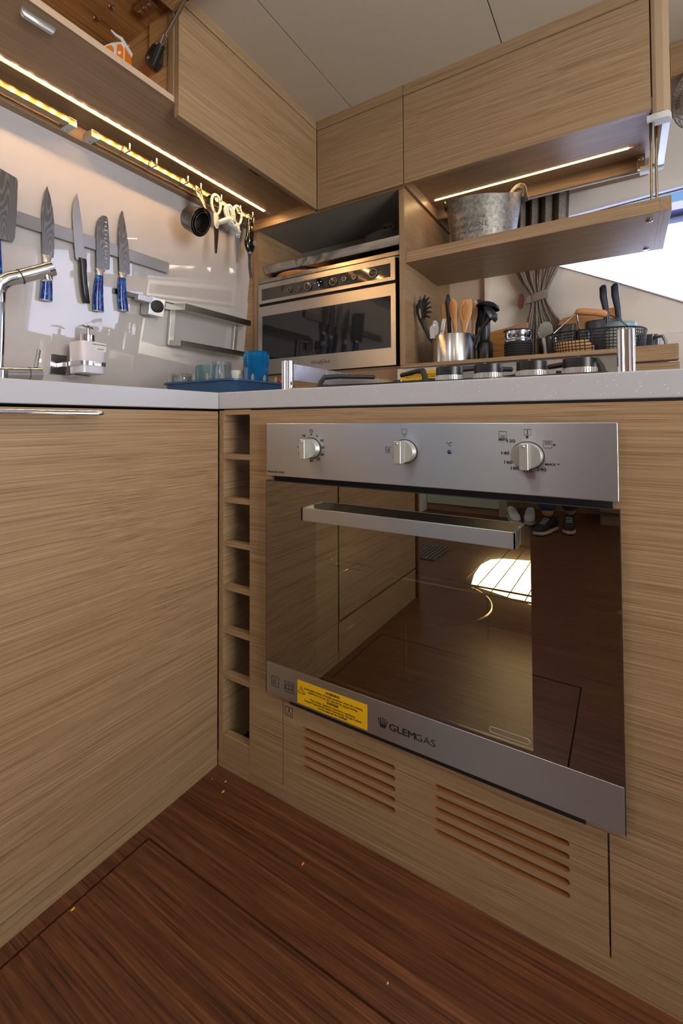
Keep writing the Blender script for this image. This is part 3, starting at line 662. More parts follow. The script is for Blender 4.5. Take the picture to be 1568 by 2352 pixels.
text('lettering', '2', PK(-.018, .160, -.0214), .040, R_, (0, 0, 1), pk, white_c, sx=1.0, bold=.001)
obj('white_spot', MB().lathe([(.005, 0), (.005, .0004)], PK(.013, .175, -.0212), Vector(PK(0, 0, -1))-Vector(PK(0, 0, 0)), 12), white_c, pk)
obj('white_spot', MB().lathe([(.004, 0), (.004, .0004)], PK(.012, .150, -.0212), Vector(PK(0, 0, -1))-Vector(PK(0, 0, 0)), 12), white_c, pk)

# hook rails under the batten
def hook_rail(y0, y1, label, ends):
    t = thing('hook_rail', label, 'rail', (-.51, (y0+y1)/2, 1.592), 'polished rails under the wall cabinet')
    obj('bar', MB().box(-.522, -.5005, y0, y1, 1.5945, 1.6125), gold_chrome, t, .0012)
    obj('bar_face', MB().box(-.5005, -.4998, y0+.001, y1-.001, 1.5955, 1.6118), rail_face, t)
    for y in ends:
        b = obj('bracket', MB().box(-.547, -.500, y-.011, y+.011, 1.5925, 1.6140), satin, t, .0012)
        screw((-.534, y, 1.5925), (0, 0, -1), b, .005)
    return t
ra = hook_rail(-.95, -.058, 'polished hook rail without hooks above the faucet and cleaver', (-.070, -.93))
rb2 = hook_rail(-.016, .655, 'polished hook rail carrying the hanging cups and scissors', (-.006, .650))
for y in (.087, .181, .305, .362, .459, .559, .628):
    obj('hook', MB().box(-.5235, -.4985, y-.006, y+.006, 1.5935, 1.6155).box(-.4985, -.478, y-.002, y+.002, 1.5935, 1.596).box(-.481, -.478, y-.002, y+.003, 1.5935, 1.619), gold_chrome, rb2, .0006)

# ================================================================== UPPER CABINETS OVER THE OVEN RUN
ucn = thing('corner_cabinet', 'square oak corner cabinet door above the microwave niche', 'cabinet', (-.03, .9, 1.59))
obj('door', MB().box(-.2115, .1495, .700, .718, 1.59, 1.898), wood_x, ucn, .0012)
obj('top_trim', MB().box(-.2115, .1500, .7005, .718, 1.901, ZC), wood_x, ucn)
obj('carcass', MB().box(-.56, .150, .7185, 1.22, 1.594, ZC-.002), wood_x, ucn)
uc = thing('wall_cabinet', 'wide oak wall cabinet over the hob shelf with a rounded end post', 'cabinet', (.5, .85, 1.59))
obj('door', MB().box(.1525, .860, .700, .718, 1.59, 1.896), wood_x, uc, .0012)
obj('top_trim', MB().box(.1525, .8605, .7005, .718, 1.899, ZC), wood_x, uc)
obj('bottom_panel', MB().holed((.152, .872, .7185, 1.05), [(.150, .845, .952, .962)], XY, uz-.001, 1.65), wood_x, uc)
obj('carcass', MB().box(.152, .872, .7185, 1.22, 1.651, ZC-.002), wood_x, uc)
obj('batten', MB().box(.142, .853, 1.037, 1.05, 1.592, uz-.001), wood_x, uc, .001)
# rounded post and end caps
prof = [(.864, .704), (.864, .715), (.885, .715), (.885, .98), (.903, .98), (.9045, .730), (.9030, .716), (.897, .706), (.888, .7005), (.872, .7005)]
obj('end_post', MB().prism(prof, XY, 1.578, ZC-.001), beige_m, uc)
capm = plain('pale_end_cap', (.52, .52, .50), .4)
obj('end_cap', MB().prism([(.850, .7035), (.850, .711), (.868, .711), (.868, .735), (.9045, .735), (.9055, .722), (.902, .708), (.893, .7005), (.866, .7005), (.858, .7035)], XY, 1.560, 1.577), capm, uc, .001)
obj('end_face', MB().box(.886, .9035, .736, 1.000, 1.564, 1.577), satin, uc)
obj('end_cap', MB().prism([(.842, .985), (.842, 1.012), (.880, 1.012), (.902, 1.006), (.906, .985)], XY, 1.560, 1.577), capm, uc, .001)
obj('end_bracket', MB().box(.836, .858, 1.022, 1.037, 1.588, uz), plain('bronze_bracket', (.34, .23, .13), .4, .5), uc, .001)
screw((.847, 1.0215, 1.620), (0, -1, 0), uc, .007)
obj('edge_strip', MB().box(.425, .842, 1.046, 1.0505, 1.588, 1.592), capm, uc)
ld2 = thing('led_strip_light', 'warm LED strip glowing above the pail on the hanging shelf', 'light', (.5, .95, uz), 'under-cabinet LED strips')
obj('diffuser', MB().box(.170, .812, .953, .959, uz-.002, uz+.002), led_x, ld2)
obj('amber_edge', MB().box(.170, .812, .9595, .9620, uz-.0025, uz+.002), led_y, ld2)
obj('end_cap', MB().box(.1425, .1695, .953, .961, uz-.002, uz+.002), plain('pink_cap', (.5, .24, .14), .5), ld2)

# column with the microwave
mc = thing('appliance_column', 'oak column holding the microwave beneath a dark open niche', 'cabinet', (-.21, .85, .968))
obj('left_post', MB().box(-.566, -.5405, .7295, 1.10, .8375, 1.5915), wood_z, mc, .0008)
obj('left_filler', MB().box(-.64, -.5665, .736, .75, .8375, 1.63), wood_x, mc)
obj('niche_side', MB().box(-.5405, -.5385, .735, 1.10, 1.358, 1.59), wood_y, mc)
obj('right_panel', MB().box(.1210, .1410, .7295, 1.045, .8375, 1.5915), wood_y, mc, .0008)
obj('right_panel_rear', MB().box(.1210, .1410, 1.0455, 1.225, .8375, 1.5915), wood_y, mc, .0008)
obj('panel_edge', MB().box(.1212, .1408, .7275, .7294, .9685, 1.5895), wood_z, mc)
obj('base_panel', MB().box(-.5405, .1205, .742, .76, .8375, .966), wood_x, mc)
obj('niche_lining', MB().box(-.5380, .1205, 1.04, 1.05, 1.36, 1.592).box(.1185, .1205, .735, 1.04, 1.36, 1.592).box(-.538, .1185, .735, 1.04, 1.5905, 1.5935).box(-.538, .1185, .735, 1.04, 1.352, 1.357), grey_in, mc)
obj('niche_trim', MB().box(-.5405, .1205, .7285, .738, 1.3585, 1.3745), brushed('steel_trim', (.42, .38, .33)), mc, .0008)
obj('soffit', MB().box(-.566, -.2315, .712, .7295, 1.5885, 1.6325).box(-.2310, .141, .7190, .7290, 1.5885, 1.5935), wood_x, mc)

mw = thing('microwave', 'built-in stainless microwave with dark glass window under the niche', 'microwave', (-.21, .9, .968))
y_ = .725
obj('body', MB().box(-.535, .1055, y_+.012, 1.03, .968, 1.352), dark, mw)
obj('control_fascia', MB().holed((-.5355, .1060, 1.2705, 1.3540), [(-.5165, .0875, 1.2835, 1.3330)], XZ, y_, y_+.010), brushed('microwave_steel', (.62, .56, .48), .3), mw)
cg = obj('control_glass', MB().box(-.5165, .0875, y_+.001, y_+.008, 1.2835, 1.3330), plain('grey_glass', (.035, .032, .03), .06, 0, .8), mw)
mwd = obj('door', MB().holed((-.5355, .1070, .9685, 1.2580), [(-.5140, .0880, 1.0310, 1.2165)], XZ, y_, y_+.011), brushed('microwave_door_steel', (.60, .55, .48), .3), mw)
obj('window_glass', MB().box(-.5140, .0880, y_+.001, y_+.008, 1.0310, 1.2165), blackglass, mwd)
yk = y_+.0006
def ringk(x, z, r): obj('knob', MB().lathe([(r, 0), (r, .007), (r*.85, .0085)], (x, y_+.002, z), (0, -1, 0), 24, 1, .885), plain('dark_knob_face', (.05, .047, .043), .25, .6), mw, smooth=True); obj('knob_rim', MB().tube([(x+r*math.cos(a*PI/12), y_-.0055, z+r*.885*math.sin(a*PI/12)) for a in range(24)], .0007, 5, True), satin, mw)
for x, z, r in ((-.3660, 1.3060, .0095), (-.3210, 1.3060, .0095), (-.2720, 1.3065, .0165), (-.1530, 1.3065, .0165), (-.1040, 1.3085, .0095), (-.0600, 1.3080, .0095), (.0190, 1.3080, .0165)): ringk(x, z, r)
obj('display', MB().prism([(-.2600, 1.2905), (-.2160, 1.2905), (-.2050, 1.2960), (-.2010, 1.3080), (-.2050, 1.3200), (-.2160, 1.3280), (-.2600, 1.3290)], XZ, yk-.0006, yk+.0002), blackglass, cg)
obj('display_segments', MB().box(-.2230, -.2200, yk-.0012, yk-.0006, 1.3010, 1.3030).box(-.2230, -.2200, yk-.0012, yk-.0006, 1.3060, 1.3075).box(-.2440, -.2420, yk-.0012, yk-.0006, 1.3140, 1.3150).box(-.2290, -.2250, yk-.0012, yk-.0006, 1.3155, 1.3163).box(-.2140, -.2100, yk-.0012, yk-.0006, 1.3165, 1.3173), emit('display_light', (.75, .85, 1), 2.5), cg)
pale_print = plain('pale_print', (.3, .28, .25), .5)
ic = MB()
for x in (-.3880, -.3430, -.2960, -.1270, -.0330, .0470):
    ic.tube([(x-.005, yk-.0006, 1.3020), (x+.005, yk-.0006, 1.3020), (x+.005, yk-.0006, 1.3100), (x-.005, yk-.0006, 1.3100)], .0004, 4, True)
obj('control_symbols', ic, pale_print, cg)
text('lettering', 'Whirlpool', (-.2170, y_-.0004, 1.0010), .0195, F, U, mwd, plain('logo_grey', (.05, .05, .055), .4), 'CENTER', 1.1)
obj('logo_swirl', MB().tube([(-.2080+.017*math.cos(a*PI/14-.6), y_-.0006, 1.0010+.0105*math.sin(a*PI/14-.6)+.004*math.cos(a*PI/14)) for a in range(22)], .0006, 5), plain('logo_line', (.06, .06, .07), .4), mwd)

# in the niche
tr = thing('chrome_tray', 'shiny chrome serving tray leaning in the niche above the microwave', 'tray', (-.2, .80, 1.3575))
mb = MB()
tp = [(-.556+.02, .762, 1.392), (-.30, .760, 1.400), (.0, .757, 1.404), (.1175, .756, 1.4025)]
# long bright rim of the tray, slightly flared
secs = []
for i in range(25):
    u = i/24; x = -.535+u*.6515; secs.append((x, 1.4105, 1.4385+.002*math.sin(u*9)*(u < .5)))
vs = []; fs = []
for i, (x, zb_, zt) in enumerate(secs):
    wv = .0045*math.sin(x*42)*(1 if x < -.22 else .15)
    vs += [(x, .764+wv, zb_), (x, .757+wv*1.6, (zb_+zt)/2), (x, .752, zt), (x, .755, zt+.0012), (x, .768+wv, zb_)]
    if i:
        a = (i-1)*5; b_ = i*5
        for k in range(5): fs.append((a+k, a+(k+1) % 5, b_+(k+1) % 5, b_+k))
mb.add(vs, fs)
obj('rim', mb, plain('tray_chrome', (.50, .45, .37), .16, 1), tr, smooth=True)
obj('tray_bed', MB().box(-.53, .1160, .768, 1.00, 1.4100, 1.4125), plain('tray_chrome_bed', (.6, .56, .5), .15, 1), tr, .001)
obj('foot', MB().cyl((-.10, .99, 1.3575), (-.10, .99, 1.4100), .006).cyl((.09, .99, 1.3575), (.09, .99, 1.4100), .006), chrome, tr)
obj('foot', MB().cyl((-.52, .99, 1.3575), (-.52, .99, 1.4100), .006), chrome, tr)
for i in range(4):
    z = 1.3577+.0115*i; r_ = .125
    t = obj('cork_mat', MB().loft([((-.408, .878, z), r_-.003, .117), ((-.408, .878, z+.003), r_, .120), ((-.408, .878, z+.008), r_, .120), ((-.408, .878, z+.011), r_-.003, .117)], (1, 0, 0), (0, 1, 0), 40), cork_m, at=(-.425, .872, z), smooth=True)
    tag(t, ['orange cork mat at the bottom of the stack in the niche', 'orange cork mat second from the bottom of the niche stack', 'orange cork mat third from the bottom of the niche stack', 'orange cork mat just under the blue rimmed plate in the niche'][i], 'mat', 'orange cork mats in the niche')
t = obj('blue_plate', MB().loft([((-.408, .878, 1.4038), .095, .095), ((-.408, .878, 1.4060), .130, .122), ((-.408, .878, 1.4085), .133, .125), ((-.408, .878, 1.4090), .125, .118)], (1, 0, 0), (0, 1, 0), 40), plain('navy_glaze', (.01, .03, .12), .25), at=(-.425, .872, 1.3918), smooth=True)
tag(t, 'dark blue rimmed plate on the orange cork mats in the niche', 'plate')
t = thing('rope_bundle', 'coiled black rope bundle with a knotted top, inside the niche', 'rope', (.02, .88, 1.3575))
coil = MB()
for i in range(9):
    z = 1.4200+i*.0090; rx = .118-.0016*max(0, i-5)**2; cxr = .0
    pts = []
    for a in range(28):
        g = 2*PI*a/28; pts.append((min(.106, .015+rx*math.cos(g)), .885+.085*math.sin(g), z+.0025*math.sin(g*2+i)))
    coil.tube(pts, .0064, 7, True)
obj('coil', coil, cloth_b, t, smooth=True)
obj('coil_core', MB().loft([((.012, .885, 1.4135), .085, .07), ((.012, .885, 1.485), .075, .06)], (1, 0, 0), (0, 1, 0), 20), cloth_b, t)
low_ = MB()
for i in range(4):
    low_.tube([(min(.106, .015+.124*math.cos(2*PI*a/28)), .865+.075*math.sin(2*PI*a/28), 1.363+i*.0085) for a in range(28)], .006, 7, True)
t2_ = thing('rope_coil', 'loose black rope coil beneath the chrome tray in the niche', 'rope', (.02, .87, 1.3575)); obj('coil', low_, cloth_b, t2_, smooth=True)
kn = MB(); pts = []
for a in range(60):
    g = 2*PI*a/60; pts.append((.055+.045*math.sin(g), .818+.010*math.sin(3*g), 1.500+.013*math.sin(2*g)+.003*math.cos(3*g)))
kn.tube(pts, .0075, 8, True)
pts = [(p[0]+.022, p[1]-.004, p[2]-.001) for p in pts]; kn.tube([(min(.104, p[0]), p[1], p[2]) for p in pts], .0068, 8, True)
obj('knot', kn, cloth_b, t, smooth=True)

# ================================================================== HANGING SHELF + LEDGE
sh = thing('hanging_shelf', 'thick oak shelf hung on twin rods in front of the hull window', 'shelf', (.52, .9, 1.327))
obj('board', MB().box(.1412, .902, .735, 1.065, 1.327, 1.3645), wood_x, sh, .001)
obj('end_edge', MB().box(.8765, .9025, .7345, 1.0655, 1.3265, 1.3650), wood_y, sh, .001)
for y in (.789, 1.035): screw((.855, y, 1.3265), (0, 0, -1), sh, .0085)
for x, y in ((.862, .80), (.874, .80)):
    obj('rod', MB().cyl((x, y, 1.3650), (x+.001, y, 1.634), .0035, 10), plain('bronze_rod', (.36, .30, .22), .25, .9), sh, smooth=True)
lg = thing('ledge', 'oak ledge behind the hob with a pale splash panel below', 'ledge', (.5, .9, .8375))
obj('top_board', MB().box(.1415, .9080, .700, 1.20, .952, .9645), wood_x, lg, .001)
obj('end_block', MB().box(.800, .9085, .694, .730, .9235, .9655), wood_x, lg, .003)
obj('end_lower', MB().box(.800, .909, .702, .74, .8375, .9190), wood_x, lg)
obj('splash_panel', MB().box(.1415, .7995, .712, .72, .8375, .952), brushed('dull_splash_steel', (.40, .37, .34), .4), lg)
sp = obj('rating_plate', MB().box(.1190, .300, .7105, .7120, .8700, .9505), plain('silver_plate', (.62, .62, .60), .4, .5), lg)
yw = obj('yellow_label', MB().box(.131, .262, .7095, .7105, .880, .940), yellow_m, sp)
text('lettering', 'WARNING\nAvoid asphyxiation. Provide ventilation when the cooking\nappliance is in use. Do not use for space heating.', (.2020, .7090, .9260), .0062, F, U, yw, ink, sx=.86)
text('lettering', 'DANGER\nPour éviter l\'asphyxie. Assurez la ventilation', (.2020, .7090, .8980), .0062, F, U, yw, ink, sx=.9)
obj('warning_triangle', MB().tube([(.1350, .709, .897), (.1480, .709, .897), (.1415, .709, .912)], .0008, 5, True), ink, yw)

# ================================================================== ON THE LEANING WALL
WN = Vector((NX, 0, -.111*NX)); WU = Vector((.111*NX, 0, NX)); WY = Vector((0, 1, 0))
def wall_loft(secs, n=18, pw=1.0):
    """secs: (y, z, d, half_width_y, half_depth)"""
    return MB().loft([(WL(y, z, d), a, b) for (y, z, d, a, b) in secs], WY, WN, n, pw)
ms = thing('magnetic_strip', 'long steel magnetic knife strip on the glossy white wall', 'knife strip', WL(.0, 1.32, 0))
sp_ = [(-.55, 1.3035), (.312, 1.3035), (.3165, 1.3075), (.3165, 1.337), (.312, 1.341), (-.55, 1.341)]
obj('bar', MB().prism(sp_, WL, .004, .015), brushed('worn_strip_steel', (.33, .32, .30), .36, 1), ms, .0012)
obj('backing', MB().prism([(-.54, 1.306), (.31, 1.306), (.31, 1.338), (-.54, 1.338)], WL, .0005, .004), rubber, ms)

def knife(label, blade, handle, bol, bmat, hmat, dots=None, cat='knife', name='kitchen_knife'):
    cy_ = sum(p[0] for p in blade)/len(blade); cz = min(p[1] for p in blade)
    t = thing(name, label, cat, WL(cy_, cz, .017), 'knives on the magnetic strip')
    obj('blade', MB().prism(blade, WL, .0155, .0180), bmat, t, .0005)
    if bol: obj('bolster', wall_loft(bol, 14), satin, t, smooth=True)
    obj('handle', wall_loft(handle, 20, .8), hmat, t, smooth=True)
    if hmat is resin:
        y, z, d, a, b = handle[-1]; obj('end_cap', wall_loft([(y, z, d, a, b), (y, z-.0025, d, a*.96, b*.96)], 18, .8), satin, t)
    if dots:
        for (y, z) in dots:
            obj('hollow', MB().loft([(WL(y, z, .0179), .0055, .0021), (WL(y+.0003, z, .0183), .0045, .0014)], WY, WU, 12), plain('hollow_steel', (.7, .68, .62), .2, .9), t, smooth=True)
    return t
knife('broad blue handled cleaver hung at the faucet end of the knife strip', [(-.285, 1.445), (-.174, 1.4225), (-.1705, 1.418), (-.1680, 1.34), (-.1685, 1.268), (-.172, 1.2555), (-.205, 1.2525), (-.285, 1.262)],
      [(-.218, 1.252, .018, .017, .009), (-.217, 1.22, .018, .019, .011), (-.213, 1.18, .018, .019, .011), (-.211, 1.13, .018, .021, .011)], [(-.217, 1.262, .017, .018, .005), (-.218, 1.252, .017, .016, .009)], dama, resin, cat='knife', name='cleaver')
knife('blue handled slicing knife half hidden behind the faucet spout', [(-.0985, 1.4335), (-.089, 1.410), (-.0805, 1.378), (-.0745, 1.345), (-.0705, 1.300), (-.0690, 1.2560), (-.0695, 1.2440), (-.0985, 1.2475), (-.1020, 1.285), (-.1060, 1.330), (-.1075, 1.375), (-.1040, 1.412)],
      [(-.0865, 1.224, .018, .0115, .0085), (-.0840, 1.20, .018, .0120, .0100), (-.0820, 1.15, .018, .0145, .0105), (-.0815, 1.1215, .018, .0160, .0105)], [(-.0860, 1.246, .017, .0140, .003), (-.0870, 1.236, .018, .0105, .007), (-.0865, 1.224, .018, .0110, .008)], dama, resin)
knife('plain steel knife with black handle, third along the knife strip', [(-.0175, 1.4480), (-.0105, 1.425), (-.0050, 1.400), (.0040, 1.360), (.0110, 1.320), (.0195, 1.2680), (.0200, 1.2640), (.0040, 1.2625), (-.0050, 1.2560), (-.0090, 1.2640), (-.0150, 1.300), (-.0220, 1.350), (-.0265, 1.390), (-.0255, 1.418)],
      [(.0110, 1.2655, .018, .0115, .007), (.0130, 1.250, .018, .0110, .009), (.0145, 1.225, .018, .0100, .010), (.0190, 1.195, .018, .0100, .0105), (.0250, 1.165, .018, .0105, .0105), (.0315, 1.1400, .018, .0095, .009), (.0325, 1.1365, .018, .0075, .007)], None, blade_m, black)
knife('wide knife with a dimpled blade and blue handle', [(.0620, 1.4130), (.0740, 1.4155), (.0790, 1.4120), (.0845, 1.380), (.0900, 1.340), (.0955, 1.290), (.0970, 1.2600), (.0960, 1.2560), (.0580, 1.2460), (.0555, 1.2520), (.0515, 1.300), (.0475, 1.350), (.0470, 1.380), (.0515, 1.400)],
      [(.0665, 1.2300, .018, .0105, .0085), (.0660, 1.20, .018, .0125, .0100), (.0670, 1.160, .018, .0150, .0105), (.0710, 1.1220, .018, .0160, .0105)], [(.0680, 1.2500, .017, .0165, .003), (.0670, 1.2400, .018, .0105, .007), (.0665, 1.2300, .018, .0105, .008)], dama, resin,
      [(.0735+.0011*i, 1.396-.0121*i) for i in range(12)])
knife('tapered blue handled knife nearest the free end of the strip', [(.1235, 1.4510), (.1270, 1.450), (.1350, 1.425), (.1450, 1.390), (.1540, 1.350), (.1620, 1.305), (.1670, 1.2650), (.1660, 1.2600), (.1325, 1.2540), (.1305, 1.2600), (.1240, 1.310), (.1190, 1.360), (.1175, 1.400), (.1195, 1.430)],
      [(.1415, 1.2420, .018, .0105, .0085), (.1420, 1.215, .018, .0125, .0100), (.1470, 1.175, .018, .0150, .0105), (.1545, 1.1400, .018, .0160, .0105)], [(.1430, 1.2590, .017, .0160, .003), (.1420, 1.2510, .018, .0105, .007), (.1415, 1.2420, .018, .0105, .008)], dama, resin)

# soap bottle in its wall holder
hd = thing('bottle_holder', 'chrome wall ring with a square back plate holding the soap bottle', 'holder', WL(-.03, .94, 0))
obj('back_plate', MB().prism([(-.054, .913), (-.008, .913), (-.008, .972), (-.054, .972)], WL, .0005, .006), plain('dull_chrome', (.35, .34, .35), .22, 1), hd, .001)
cx_, cyb = -.552, .006
rg = MB().loft([((cx_, cyb, .9335), .0385, .0385), ((cx_, cyb, .9340), .0405, .0405), ((cx_, cyb, .9455), .0412, .0412), ((cx_, cyb, .9460), .039, .039)], (1, 0, 0), (0, 1, 0), 44, .42)
obj('ring', rg, chrome, hd, smooth=True)
obj('arm', MB().box(-.642, -.590, -.036, -.020, .932, .946).box(-.62, -.560, -.026, .02, .905, .909), chrome, hd, .002)
sd = thing('soap_dispenser', 'milky square soap bottle with chrome pump held on the wall', 'soap dispenser', (cx_, cyb, .912))
obj('bottle', MB().loft([((cx_, cyb, .911), .034, .034), ((cx_, cyb, .913), .0365, .0365), ((cx_, cyb, 1.000), .0395, .0395), ((cx_, cyb, 1.0035), .0375, .0375), ((cx_, cyb, 1.004), .022, .022)], (1, 0, 0), (0, 1, 0), 40, .42), soap_m, sd, smooth=True)
obj('pump_collar', MB().lathe([(.0185, 1.004-.911), (.0190, 1.006-.911), (.0190, 1.026-.911), (.0170, 1.028-.911), (.006, 1.0285-.911)], (cx_, cyb, .911), (0, 0, 1), 28), chrome, sd, smooth=True)
obj('pump_stem', MB().cyl((cx_, cyb, 1.027), (cx_, cyb, 1.046), .0045, 14), chrome, sd, smooth=True)
obj('pump_spout', MB().loft([((cx_, cyb-.026, 1.0490), .004, .0014), ((cx_, cyb-.018, 1.0530), .007, .0024), ((cx_, cyb, 1.0520), .008, .0040), ((cx_, cyb+.012, 1.0490), .006, .0030), ((cx_, cyb+.015, 1.0470), .003, .0015)], (1, 0, 0), (0, 0, 1), 14), chrome, sd, smooth=True)
fdir = Vector((.62, .78, 0)).normalized()
# facing label
lr = Vector((.78, .62, 0)).normalized(); ln = Vector((.62, -.78, 0)).normalized()
def LB(u, v, d): p = Vector((cx_, cyb, 0)) + Vector((0, 1, 0))*u + Vector((1, 0, 0))*(.0385+d); return (p.x, p.y, v)
obj('label', MB().prism([(-.010, .9900), (.034, .9900), (.034, 1.0005), (-.010, 1.0005)], LB, .0005, .0016).prism([(.000, .9770), (.032, .9770), (.032, .9890), (.000, .9890)], LB, .0003, .0014), white_c, sd)
text('lettering', 'DISHWASHING', LB(.013, .9955, .0022), .0068, (0, 1, 0), (0, 0, 1), sd, ink, sx=.95); text('lettering', 'LIQUID', LB(.016, .9830, .0020), .0068, (0, 1, 0), (0, 0, 1), sd, ink)

# steel rail rack
rkk = thing('steel_wall_rack', 'two-tier brushed steel rail rack on the wall above the blue tray', 'rack', WL(.45, 1.07, 0))
def bar(y0, y1, z0, z1, d0, d1): return MB().prism([(y0, z0), (y1, z0), (y1, z1), (y0, z1)], WL, d0, d1)
dsteel = brushed('dark_rack_steel', (.17, .165, .15), .3, 1); lsteel = brushed('light_rack_steel', (.75, .74, .72), .25, 2)
obj('rail', bar(.345, .683, 1.180, 1.2025, .077, .081), dsteel, rkk, .0008)
obj('rail', bar(.338, .683, 1.0510, 1.0705, .077, .081), dsteel, rkk, .0008)
obj('shelf_plate', MB().prism([(.345, 1.180), (.683, 1.180), (.683, 1.1825), (.345, 1.1825)], WL, .012, .077), satin, rkk)
obj('shelf_plate', MB().prism([(.338, 1.0510), (.683, 1.0510), (.683, 1.0535), (.338, 1.0535)], WL, .012, .077), satin, rkk)
obj('shelf_end', bar(.3435, .346, 1.180, 1.2025, .020, .080), satin, rkk); obj('shelf_end', bar(.3365, .339, 1.0510, 1.0705, .012, .080), satin, rkk)
obj('upright', bar(.335, .357, 1.054, 1.196, .006, .018), lsteel, rkk, .001); obj('upright', bar(.655, .674, 1.054, 1.196, .006, .018), lsteel, rkk, .001)
obj('wall_bar', bar(.12, .70, 1.188, 1.206, .001, .008), dsteel, rkk, .001)
sc_ = thing('clamp_holder', 'square steel clip with a round black rubber grip on the wall rail', 'holder', WL(.25, 1.14, .03))
obj('arm', bar(.170, .222, 1.1765, 1.1965, .045, .068), satin, sc_, .0015)
obj('arm_foot', bar(.208, .220, 1.1765, 1.1965, .008, .046), satin, sc_, .0015)
obj('block', MB().prism([(.218, 1.1400), (.277, 1.1390), (.2795, 1.2010), (.2195, 1.2010)], WL, .012, .058), brushed('clip_steel', (.70, .69, .66), .2, 1), sc_, .0012)
obj('grip_ring', MB().loft([(WL(.2495, 1.1715, .058), .0225, .0205), (WL(.2495, 1.1715, .063), .0225, .0205), (WL(.2495, 1.1715, .0645), .020, .018)], WY, WU, 32), rubber, sc_, smooth=True)
pet = MB()
for k in range(6):
    g = 2*PI*k/6+.3; pet.tube([WL(.2495+.002*math.cos(g), 1.1715+.002*math.sin(g), .0655), WL(.2495+.010*math.cos(g+.3), 1.1715+.009*math.sin(g+.3), .0655), WL(.2495+.015*math.cos(g+.1), 1.1715+.0135*math.sin(g+.1), .0652)], .0007, 5)
obj('grip_slits', pet, plain('slit_grey', (.06, .06, .065), .4), sc_)
obj('link', MB().tube([WL(.280, 1.186, .03), WL(.286, 1.198, .034), WL(.290, 1.180, .03), WL(.295, 1.197, .034), WL(.299, 1.180, .03), WL(.304, 1.192, .03)], .003, 8).prism([(.295, 1.176), (.350, 1.178), (.350, 1.197), (.295, 1.196)], WL, .020, .026), satin, sc_, smooth=False)

# ================================================================== HANGING FROM THE HOOKS
def tilted(c, ax):
    a = Vector(ax).normalized(); return a
cupax = Vector((.84, .17, -.42)).normalized()      # the way the cups open
charcoal = plain('charcoal_steel', (.07, .07, .075), .32, .8); cup_in = plain('cup_inside', (.01, .01, .01), .25)
goldsteel = plain('warm_cup_steel', (.62, .52, .36), .2, 1)
cc = Vector((-.488, .313, 1.480))
for i, (r, L_, off, lab) in enumerate([(.047, .060, 0.0, 'largest charcoal measuring cup hanging outermost on its hook'), (.0405, .050, .004, 'middle charcoal measuring cup nested inside the largest one'), (.034, .042, .008, 'smallest charcoal measuring cup nested innermost')]):
    c0 = cc + cupax*(.001+i*.012)
    t = thing('measuring_cup', lab, 'measuring cup', tuple(c0), 'nested measuring cups on the hook')
    obj('cup', MB().lathe([(r*.55, 0), (r*.80, .003), (r*.86, .010), (r, L_), (r*1.03, L_+.001), (r*.975, L_+.0015), (r*.82, .012), (.001, .006)], c0, cupax, 40, close=True), charcoal if i == 0 else cup_in, t, smooth=True)
    rim_c = c0+cupax*(L_+.001); uu = cupax.cross(Vector((0, 0, 1))).normalized(); vv_ = uu.cross(cupax).normalized()
    if vv_.z < 0: vv_ = -vv_
    obj('rim', MB().tube([rim_c+uu*(r*math.cos(a*PI/20))+vv_*(r*math.sin(a*PI/20)) for a in range(40)], .0009, 6, True), goldsteel, t, smooth=True)
    top = rim_c + vv_*r; tip = Vector((-.484+.003*i, .335+.014*i, 1.600-.004*i))
    d_ = (tip-top).normalized(); sd_ = d_.cross(Vector((1, .2, 0))).normalized()
    hm = MB().loft([(tuple(top), .010, .0012), (tuple(top+d_*.03), .0085, .0012), (tuple(top+d_*(tip-top).length*.85), .0085, .0012), (tuple(tip), .004, .001)], sd_, sd_.cross(d_), 12, .6)
    obj('handle', hm, goldsteel, t, smooth=True)

def loop_ring(cy0, cz0, ry, rz, x, tilt=0, egg=.0, n=28):
    pts = []
    for a in range(n):
        g = 2*PI*a/n; yy = ry*math.cos(g)*(1+egg*math.sin(g)); zz = rz*math.sin(g); pts.append((x, cy0+yy*math.cos(tilt)-zz*math.sin(tilt), cz0+yy*math.sin(tilt)+zz*math.cos(tilt)))
    return pts
def scissors(name, label, y, ztop, mat, bladem, x, tipz, dy, second):
    t = thing(name, label, 'scissors', (x, y, tipz), 'scissors hanging on the rail')
    g1 = MB().tube(loop_ring(y, ztop-.036, .0215, .036, x, 0, .12), .0050, 10, True)
    g1.loft([((x, y-.001, ztop-.072), .0115, .0055), ((x, y+.001, ztop-.095), .0125, .0058), ((x, y+.002, ztop-.118), .0105, .0052), ((x, y+.002, ztop-.126), .006, .004)], (0, 1, 0), (1, 0, 0), 16)
    obj('finger_handle', g1, mat, t, smooth=True)
    (ly, lz, lr_, lt) = second
    g2 = MB().tube(loop_ring(ly, lz, .0165, .0285, x+.008, lt, .1), .0060, 10, True)
    ex = (x+.006, y+.004, ztop-.105); d0 = (x+.008, ly-.006, lz-.024)
    g2.tube([d0, tuple((Vector(d0)+Vector(ex))/2), ex], [.0110, .0105, .0085], 12)
    obj('thumb_handle', g2, mat, t, smooth=True)
    obj('blade', MB().prism([(y-.0095, ztop-.118), (y+.0125, ztop-.118), (y+.010, ztop-.16), (y+dy+.0045, tipz+.003), (y+dy+.001, tipz), (y+dy-.004, tipz+.003)], YZ, x-.002, x+.002), bladem, t, .0008)
    obj('pivot', MB().lathe([(.0075, 0), (.0075, .002), (.005, .003)], (x+.0055, y+.001, ztop-.112), (1, 0, 0), 20), mat, t, smooth=True)
scissors('scissors', 'white handled kitchen scissors with dark coated blades', .441, 1.612, cream_p, plain('dark_blade', (.035, .022, .014), .35), -.487, 1.392, -.001, (.507, 1.566, 0, .38))
